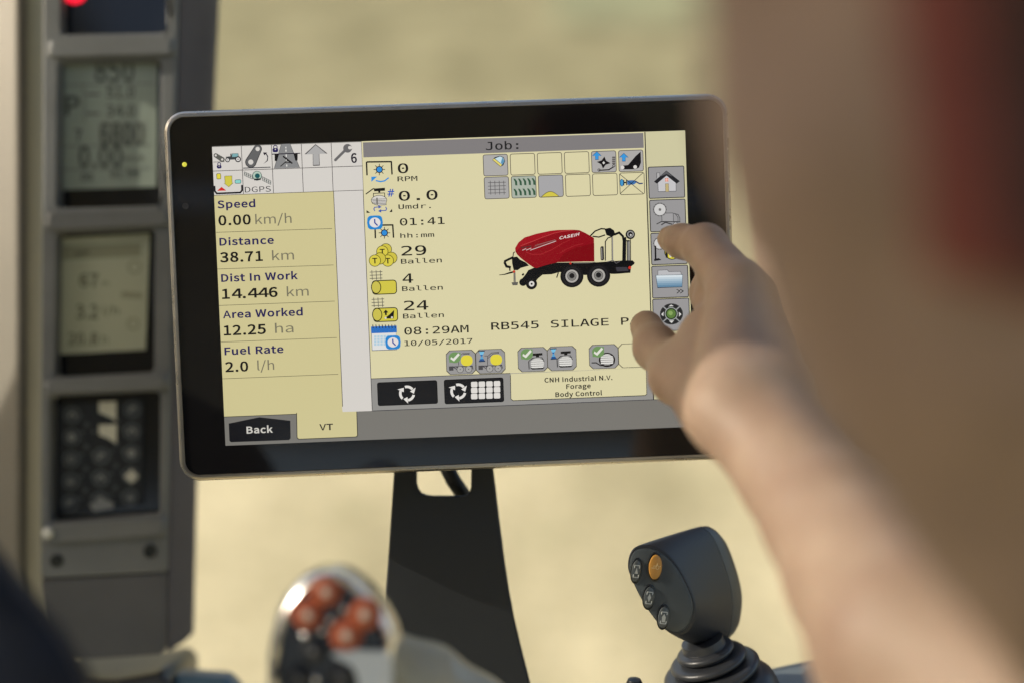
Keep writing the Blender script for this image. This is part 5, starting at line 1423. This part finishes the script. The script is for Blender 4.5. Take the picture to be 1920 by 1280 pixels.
for (x, y), ra, rbv, mat, kind in (((356, 482), 36, 80, gb, 'up'), ((490, 455), 48, 88, amb, 'gear'), ((446, 668), 41, 78, gb, 'dia'), ((548, 808), 42, 78, gb, 'house')):
    c = cs(*jz(x, y), JD0) + Vector((-.0006, 0, 0.0020))
    k = JD0 / FPX / 3.765
    tilt = math.radians(-14 if kind != 'gear' else -6)
    ux = Vector((math.cos(tilt), math.sin(tilt) * .6, -0.25)) * (ra * k)
    uy = Vector((-math.sin(tilt) * .55, math.cos(tilt), 0.0)) * (rbv * k)
    uz = Vector((-.05, .05, 1)).normalized()
    def er(s, h, n=30):
        return [c + ux * (s * math.cos(2 * math.pi * i / n)) + uy * (s * math.sin(2 * math.pi * i / n)) + uz * h for i in range(n)]
    V, F = loft([er(1.2, -0.0012), er(1.18, 0.0004), er(1.08, 0.0006), er(1.06, 0.0)], True, True)
    b = mesh_obj('button', V, F, darkring, js)
    V, F = loft([er(1.0, -0.001), er(1.0, 0.0010), er(.93, 0.0018), er(.7, 0.0021)], True, True)
    mesh_obj('button_cap', V, F, mat, b)
    b['label'] = {'up': 'grey button with a triangle in brackets', 'dia': 'grey button with a diamond in brackets', 'house': 'grey button with a house shape in brackets', 'gear': 'amber button with a gold mark'}[kind]
    # printed symbol, as thin raised strips
    P = lambda a, bb: c + ux * a + uy * bb + uz * 0.00225
    V = []; F = []
    def strip(p, q_, wd):
        a_, b_ = P(*p), P(*q_)
        d_ = (b_ - a_).normalized(); n_ = d_.cross(uz).normalized() * wd * k
        s_ = len(V)
        lift = uz * 0.00012
        V.extend([a_ - n_, b_ - n_, b_ + n_, a_ + n_, a_ - n_ - lift, b_ - n_ - lift, b_ + n_ - lift, a_ + n_ - lift])
        F.extend([(s_, s_ + 1, s_ + 2, s_ + 3), (s_ + 4, s_ + 7, s_ + 6, s_ + 5), (s_, s_ + 4, s_ + 5, s_ + 1), (s_ + 2, s_ + 6, s_ + 7, s_ + 3)])
    def fill(pts):
        s_ = len(V)
        V.extend([P(*p) for p in pts]); F.append(tuple(range(s_, s_ + len(pts))))
    if kind == 'gear':
        for a in range(8):
            t0, t1 = math.pi * a / 4, math.pi * (a + 1) / 4
            strip((.28 + .25 * math.cos(t0), .16 * math.sin(t0)), (.28 + .25 * math.cos(t1), .16 * math.sin(t1)), 2.2)
        strip((-.6, -.05), (-.1, -.05), 3); strip((-.35, .1), (.1, .12), 2.4); strip((.2, .16), (.25, .32), 2); strip((.5, .05), (.78, .12), 2.4)
        mt = mka
    else:
        for p, q_ in (((-.5, .52), (.5, .52)), ((-.5, -.55), (.5, -.55)), ((-.5, .52), (-.5, .28)), ((.5, .52), (.5, .28)), ((-.5, -.55), (-.5, -.3)), ((.5, -.55), (.5, -.3))):
            strip(p, q_, 3.2)
        fill({'up': [(-.36, -.22), (.36, -.22), (0, .36)], 'dia': [(0, -.4), (.32, 0), (0, .4), (-.32, 0)], 'house': [(-.26, -.42), (.26, -.42), (.34, .05), (0, .36), (-.34, .05)]}[kind])
        mt = mk
    mesh_obj('symbol_print', V, F, mt, b, smooth=False)
# ribbed rubber boot
axb = Vector((-0.31, 0.93, 0.17)).normalized()
ob = cs(*jz(914, 1290), 0.80)
kk = 0.80 / FPX / 3.765
prof = [(470, -170), (455, -70), (435, -10), (405, 25), (370, 45), (290, 58)]
for R_, h_, w_, v_ in ((374, 108, 37, 245), (296, 186, 32, 190), (222, 254, 28, 165)):
    for k_ in range(9):
        a_ = math.radians(-90 + 22.5 * k_)
        prof.append((R_ - w_ * 1.3 + w_ * 1.3 * math.cos(a_), h_ + w_ * .92 * math.sin(a_)))
    prof.append((v_, h_ + w_ + 3))
prof += [(164, 300), (160, 340)]
V, F = lathe(ob, axb, [(r * kk * .93, h * kk * 1.03) for r, h in prof], 64)
mesh_obj('rubber_boot', V, F, pmat('boot_rubber', (0.028, 0.030, 0.034), 0.36, noise=0.12, nscale=60, bump=0.15, bscale=2000), js)
V, F = lathe(ob, axb, [(r * kk, h * kk * 1.03) for r, h in ((166, 262), (158, 284), (148, 302), (112, 318), (40, 324))], 48)
mesh_obj('neck', V, F, joym, js, subsurf=1)

# console under the joystick
cb = [(1215, 1325), (1262, 1304), (1310, 1288), (1350, 1276), (1445, 1253), (1560, 1228), (1760, 1188), (1960, 1150)]
rB = [cs(x, y, .842) for x, y in cb]
def crow(dx, dy, dd):
    return [p + Vector((dx, dy, dd)) for p in rB]
rows_ = [crow(0, -.10, -.004), crow(0, -.004, -.003), crow(0, 0, .0), crow(-.004, -.0015, .006), crow(-.014, -.030, .075), crow(-.016, -.036, .082), crow(-.016, -.14, .085)]
V = [p for r_ in rows_ for p in r_]
nb = len(cb)
F = [(i * nb + k, i * nb + k + 1, (i + 1) * nb + k + 1, (i + 1) * nb + k) for i in range(len(rows_) - 1) for k in range(nb - 1)]
F += [tuple(i * nb for i in range(len(rows_))), tuple(i * nb + nb - 1 for i in reversed(range(len(rows_)))), tuple(list(range(nb)) + [(len(rows_) - 1) * nb + k for k in reversed(range(nb))])]
con = mesh_obj('armrest_console', V, F, pmat('console_slate', (0.13, 0.15, 0.155), 0.36, noise=0.08, nscale=30, bump=0.2, bscale=1200), None)
tag(con, 'slate grey armrest console under the joystick and the forearm', 'console')
V, F = lathe(cs(1189, 1296, 0.79), (0, 1, 0.2), [(0.0030, -0.02), (0.0030, 0.001), (0.0042, 0.003), (0.0046, 0.0052), (0.0036, 0.0074), (0.0001, 0.0082)], 18)
kb = mesh_obj('small_knob', V, F, blackb, None)
tag(kb, 'small black knob at the bottom beside the joystick boot', 'knob')

# ================================================================== PERSON: arm and hand
skin = pmat('skin', (0.36, 0.258, 0.184), 0.55, noise=0.0, sss=0.12, col2=(0.275, 0.18, 0.127), nscale=30, bump=0.7, bscale=260, spec=0.35)
J = lambda x, y, d, r: (np.array(cs(x, y, d)), r)
def seg(a, b):
    return (a[0], b[0], a[1], b[1])
def links(*p):
    return [seg(a, b) for a, b in zip(p[:-1], p[1:])]
cones = []
# index finger reaching the glass
i_mcp = J(1380, 538, .700, .0115); i_pip = J(1322, 461, .735, .0094); i_dip = J(1279, 453, .752, .0078); i_tip = J(1257, 448, .7625, .0070)
cones += links(i_mcp, i_pip, i_dip, i_tip)
# curled fingers behind it
m_mcp = J(1392, 548, .716, .0110)
cones += links(m_mcp, J(1349, 508, .750, .0086), J(1326, 548, .757, .0078), J(1338, 592, .742, .0074))
r_mcp = J(1410, 552, .732, .0104)
cones += links(r_mcp, J(1372, 528, .7615, .0080), J(1350, 574, .757, .0074), J(1366, 612, .738, .0070))
p_mcp = J(1424, 574, .746, .0092)
cones += links(p_mcp, J(1392, 562, .764, .0068), J(1376, 604, .757, .0064), J(1388, 636, .742, .0060))
cones.append(seg(J(1352, 500, .722, .0098), J(1334, 560, .738, .0092)))
cones.append(seg(J(1340, 575, .728, .0100), J(1345, 640, .700, .0115)))
# thumb
t_cmc = J(1338, 768, .655, .0142); t_mcp = J(1270, 704, .700, .0112); t_ip = J(1230, 652, .735, .0096); t_tip = J(1212, 613, .755, .0088)
cones += links(t_cmc, t_mcp, t_ip, t_tip)
# tendons and knuckle bumps on the back of the hand
def toward(j, off, r):
    p = j[0]; return (p * (1 - off / np.linalg.norm(p)), r)
wr_mid = J(1400, 742, .634, .012)
for mcp, o0, o1 in ((i_mcp, .0095, .0075), (m_mcp, .0100, .0065)):
    cones.append(seg(toward(J((mcp is i_mcp) and 1382 or 1408, 728, .638, .0), .0135, .0040), toward(mcp, o1, .0046)))
    cones.append(seg(toward(mcp, .0040, .0092), toward(mcp, .0050, .0088)))
cones.append(seg(toward(i_pip, .0022, .0082), toward(i_pip, .0024, .0082)))
cones.append(seg(toward(t_mcp, .0030, .0098), toward(t_mcp, .0032, .0098)))
cones.append(seg(toward(t_ip, .0018, .0086), toward(t_ip, .0020, .0086)))
# palm and web
w_r = J(1368, 772, .630, .0175); w_u = J(1442, 738, .642, .0165)
for mcp in (i_mcp, m_mcp):
    cones.append(seg(w_r, mcp))
for mcp in (r_mcp, p_mcp):
    cones.append(seg(w_u, mcp))
cones.append(seg(J(1405, 755, .636, .017), J(1388, 545, .708, .0112)))
cones += links(J(1322, 628, .708, .0118), J(1318, 690, .690, .0145), t_cmc)
cones.append(seg(J(1318, 640, .708, .0105), t_mcp))
# forearm to the elbow, upper arm to the shoulder
f0 = J(1408, 768, .632, .0200); f1 = J(1495, 893, .600, .0215); f2 = J(1553, 969, .578, .0265); f3 = J(1630, 1082, .548, .0315); f4 = J(1722, 1212, .512, .038)
elb = J(2330, 1600, .42, .041)
cones += [seg(w_r, f1), seg(w_u, f1)] + links(f0, f1, f2, f3, f4, elb)
u4 = J(2250, 1200, .375, .043); u3 = J(2070, 860, .342, .045); u2 = J(1880, 480, .315, .0465); u1 = J(1800, 140, .300, .048); sh = J(1830, -330, .285, .056)
cones += links(elb, u4, u3, u2, u1, sh)
lo_ = np.array([0.045, -0.215, -0.778]); hi_ = np.array([0.275, 0.185, -0.205]); hh = 0.0022
Fd = cones_field(cones, lo_, hi_, hh, 0.0028)
V, F = surface_nets(Fd, lo_, hh)
per = thing('person', 'person in a dark red vest, upper arm painted brown as shade, pressing the monitor with an index finger', 'person', tuple(sh[0]))
mesh_obj('body', V, F, skin, per)
# upper-arm cover, shade put into its brown; red vest edge and dark quilt at the shoulder
lo2 = np.array([0.03, -0.22, -0.49]); hi2 = np.array([0.34, 0.22, -0.16]); h2 = 0.003
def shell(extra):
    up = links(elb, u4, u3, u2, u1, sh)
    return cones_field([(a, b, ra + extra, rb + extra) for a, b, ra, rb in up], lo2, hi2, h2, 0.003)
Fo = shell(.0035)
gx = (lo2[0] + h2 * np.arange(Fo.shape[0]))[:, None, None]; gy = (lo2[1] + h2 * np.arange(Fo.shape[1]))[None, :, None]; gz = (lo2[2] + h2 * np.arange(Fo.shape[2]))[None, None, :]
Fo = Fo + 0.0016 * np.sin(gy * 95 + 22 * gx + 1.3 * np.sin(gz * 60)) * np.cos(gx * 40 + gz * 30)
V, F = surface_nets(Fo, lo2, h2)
mesh_obj('arm_shade', V, F, pmat('shade_brown', (0.30, 0.22, 0.175), 0.9, noise=0.14, nscale=45, bump=0.4, bscale=900, spec=0.15), per)
def half(px, py, nx, ny):
    p = cs(px, py, .262)
    return (gx - p.x) * nx + (gy - p.y) * ny + gz * 0
red = np.minimum(half(1690, 250, .97, .22), half(1800, 520, .25, .968))
V, F = surface_nets(np.maximum(Fo - 0.005, -red), lo2, h2)
mesh_obj('vest_edge', V, F, pmat('red_cloth', (0.20, 0.066, 0.058), 0.88, noise=0.15, nscale=120, bump=0.4, bscale=900, spec=0.15), per)
dark = np.minimum(half(1815, 250, .97, .22), half(1800, 500, .15, .985))
V, F = surface_nets(np.maximum(Fo - 0.010, -dark), lo2, h2)
mesh_obj('vest', V, F, pmat('dark_quilt', (0.062, 0.036, 0.035), 0.88, noise=0.2, nscale=90, bump=0.4, bscale=800, spec=0.15), per)
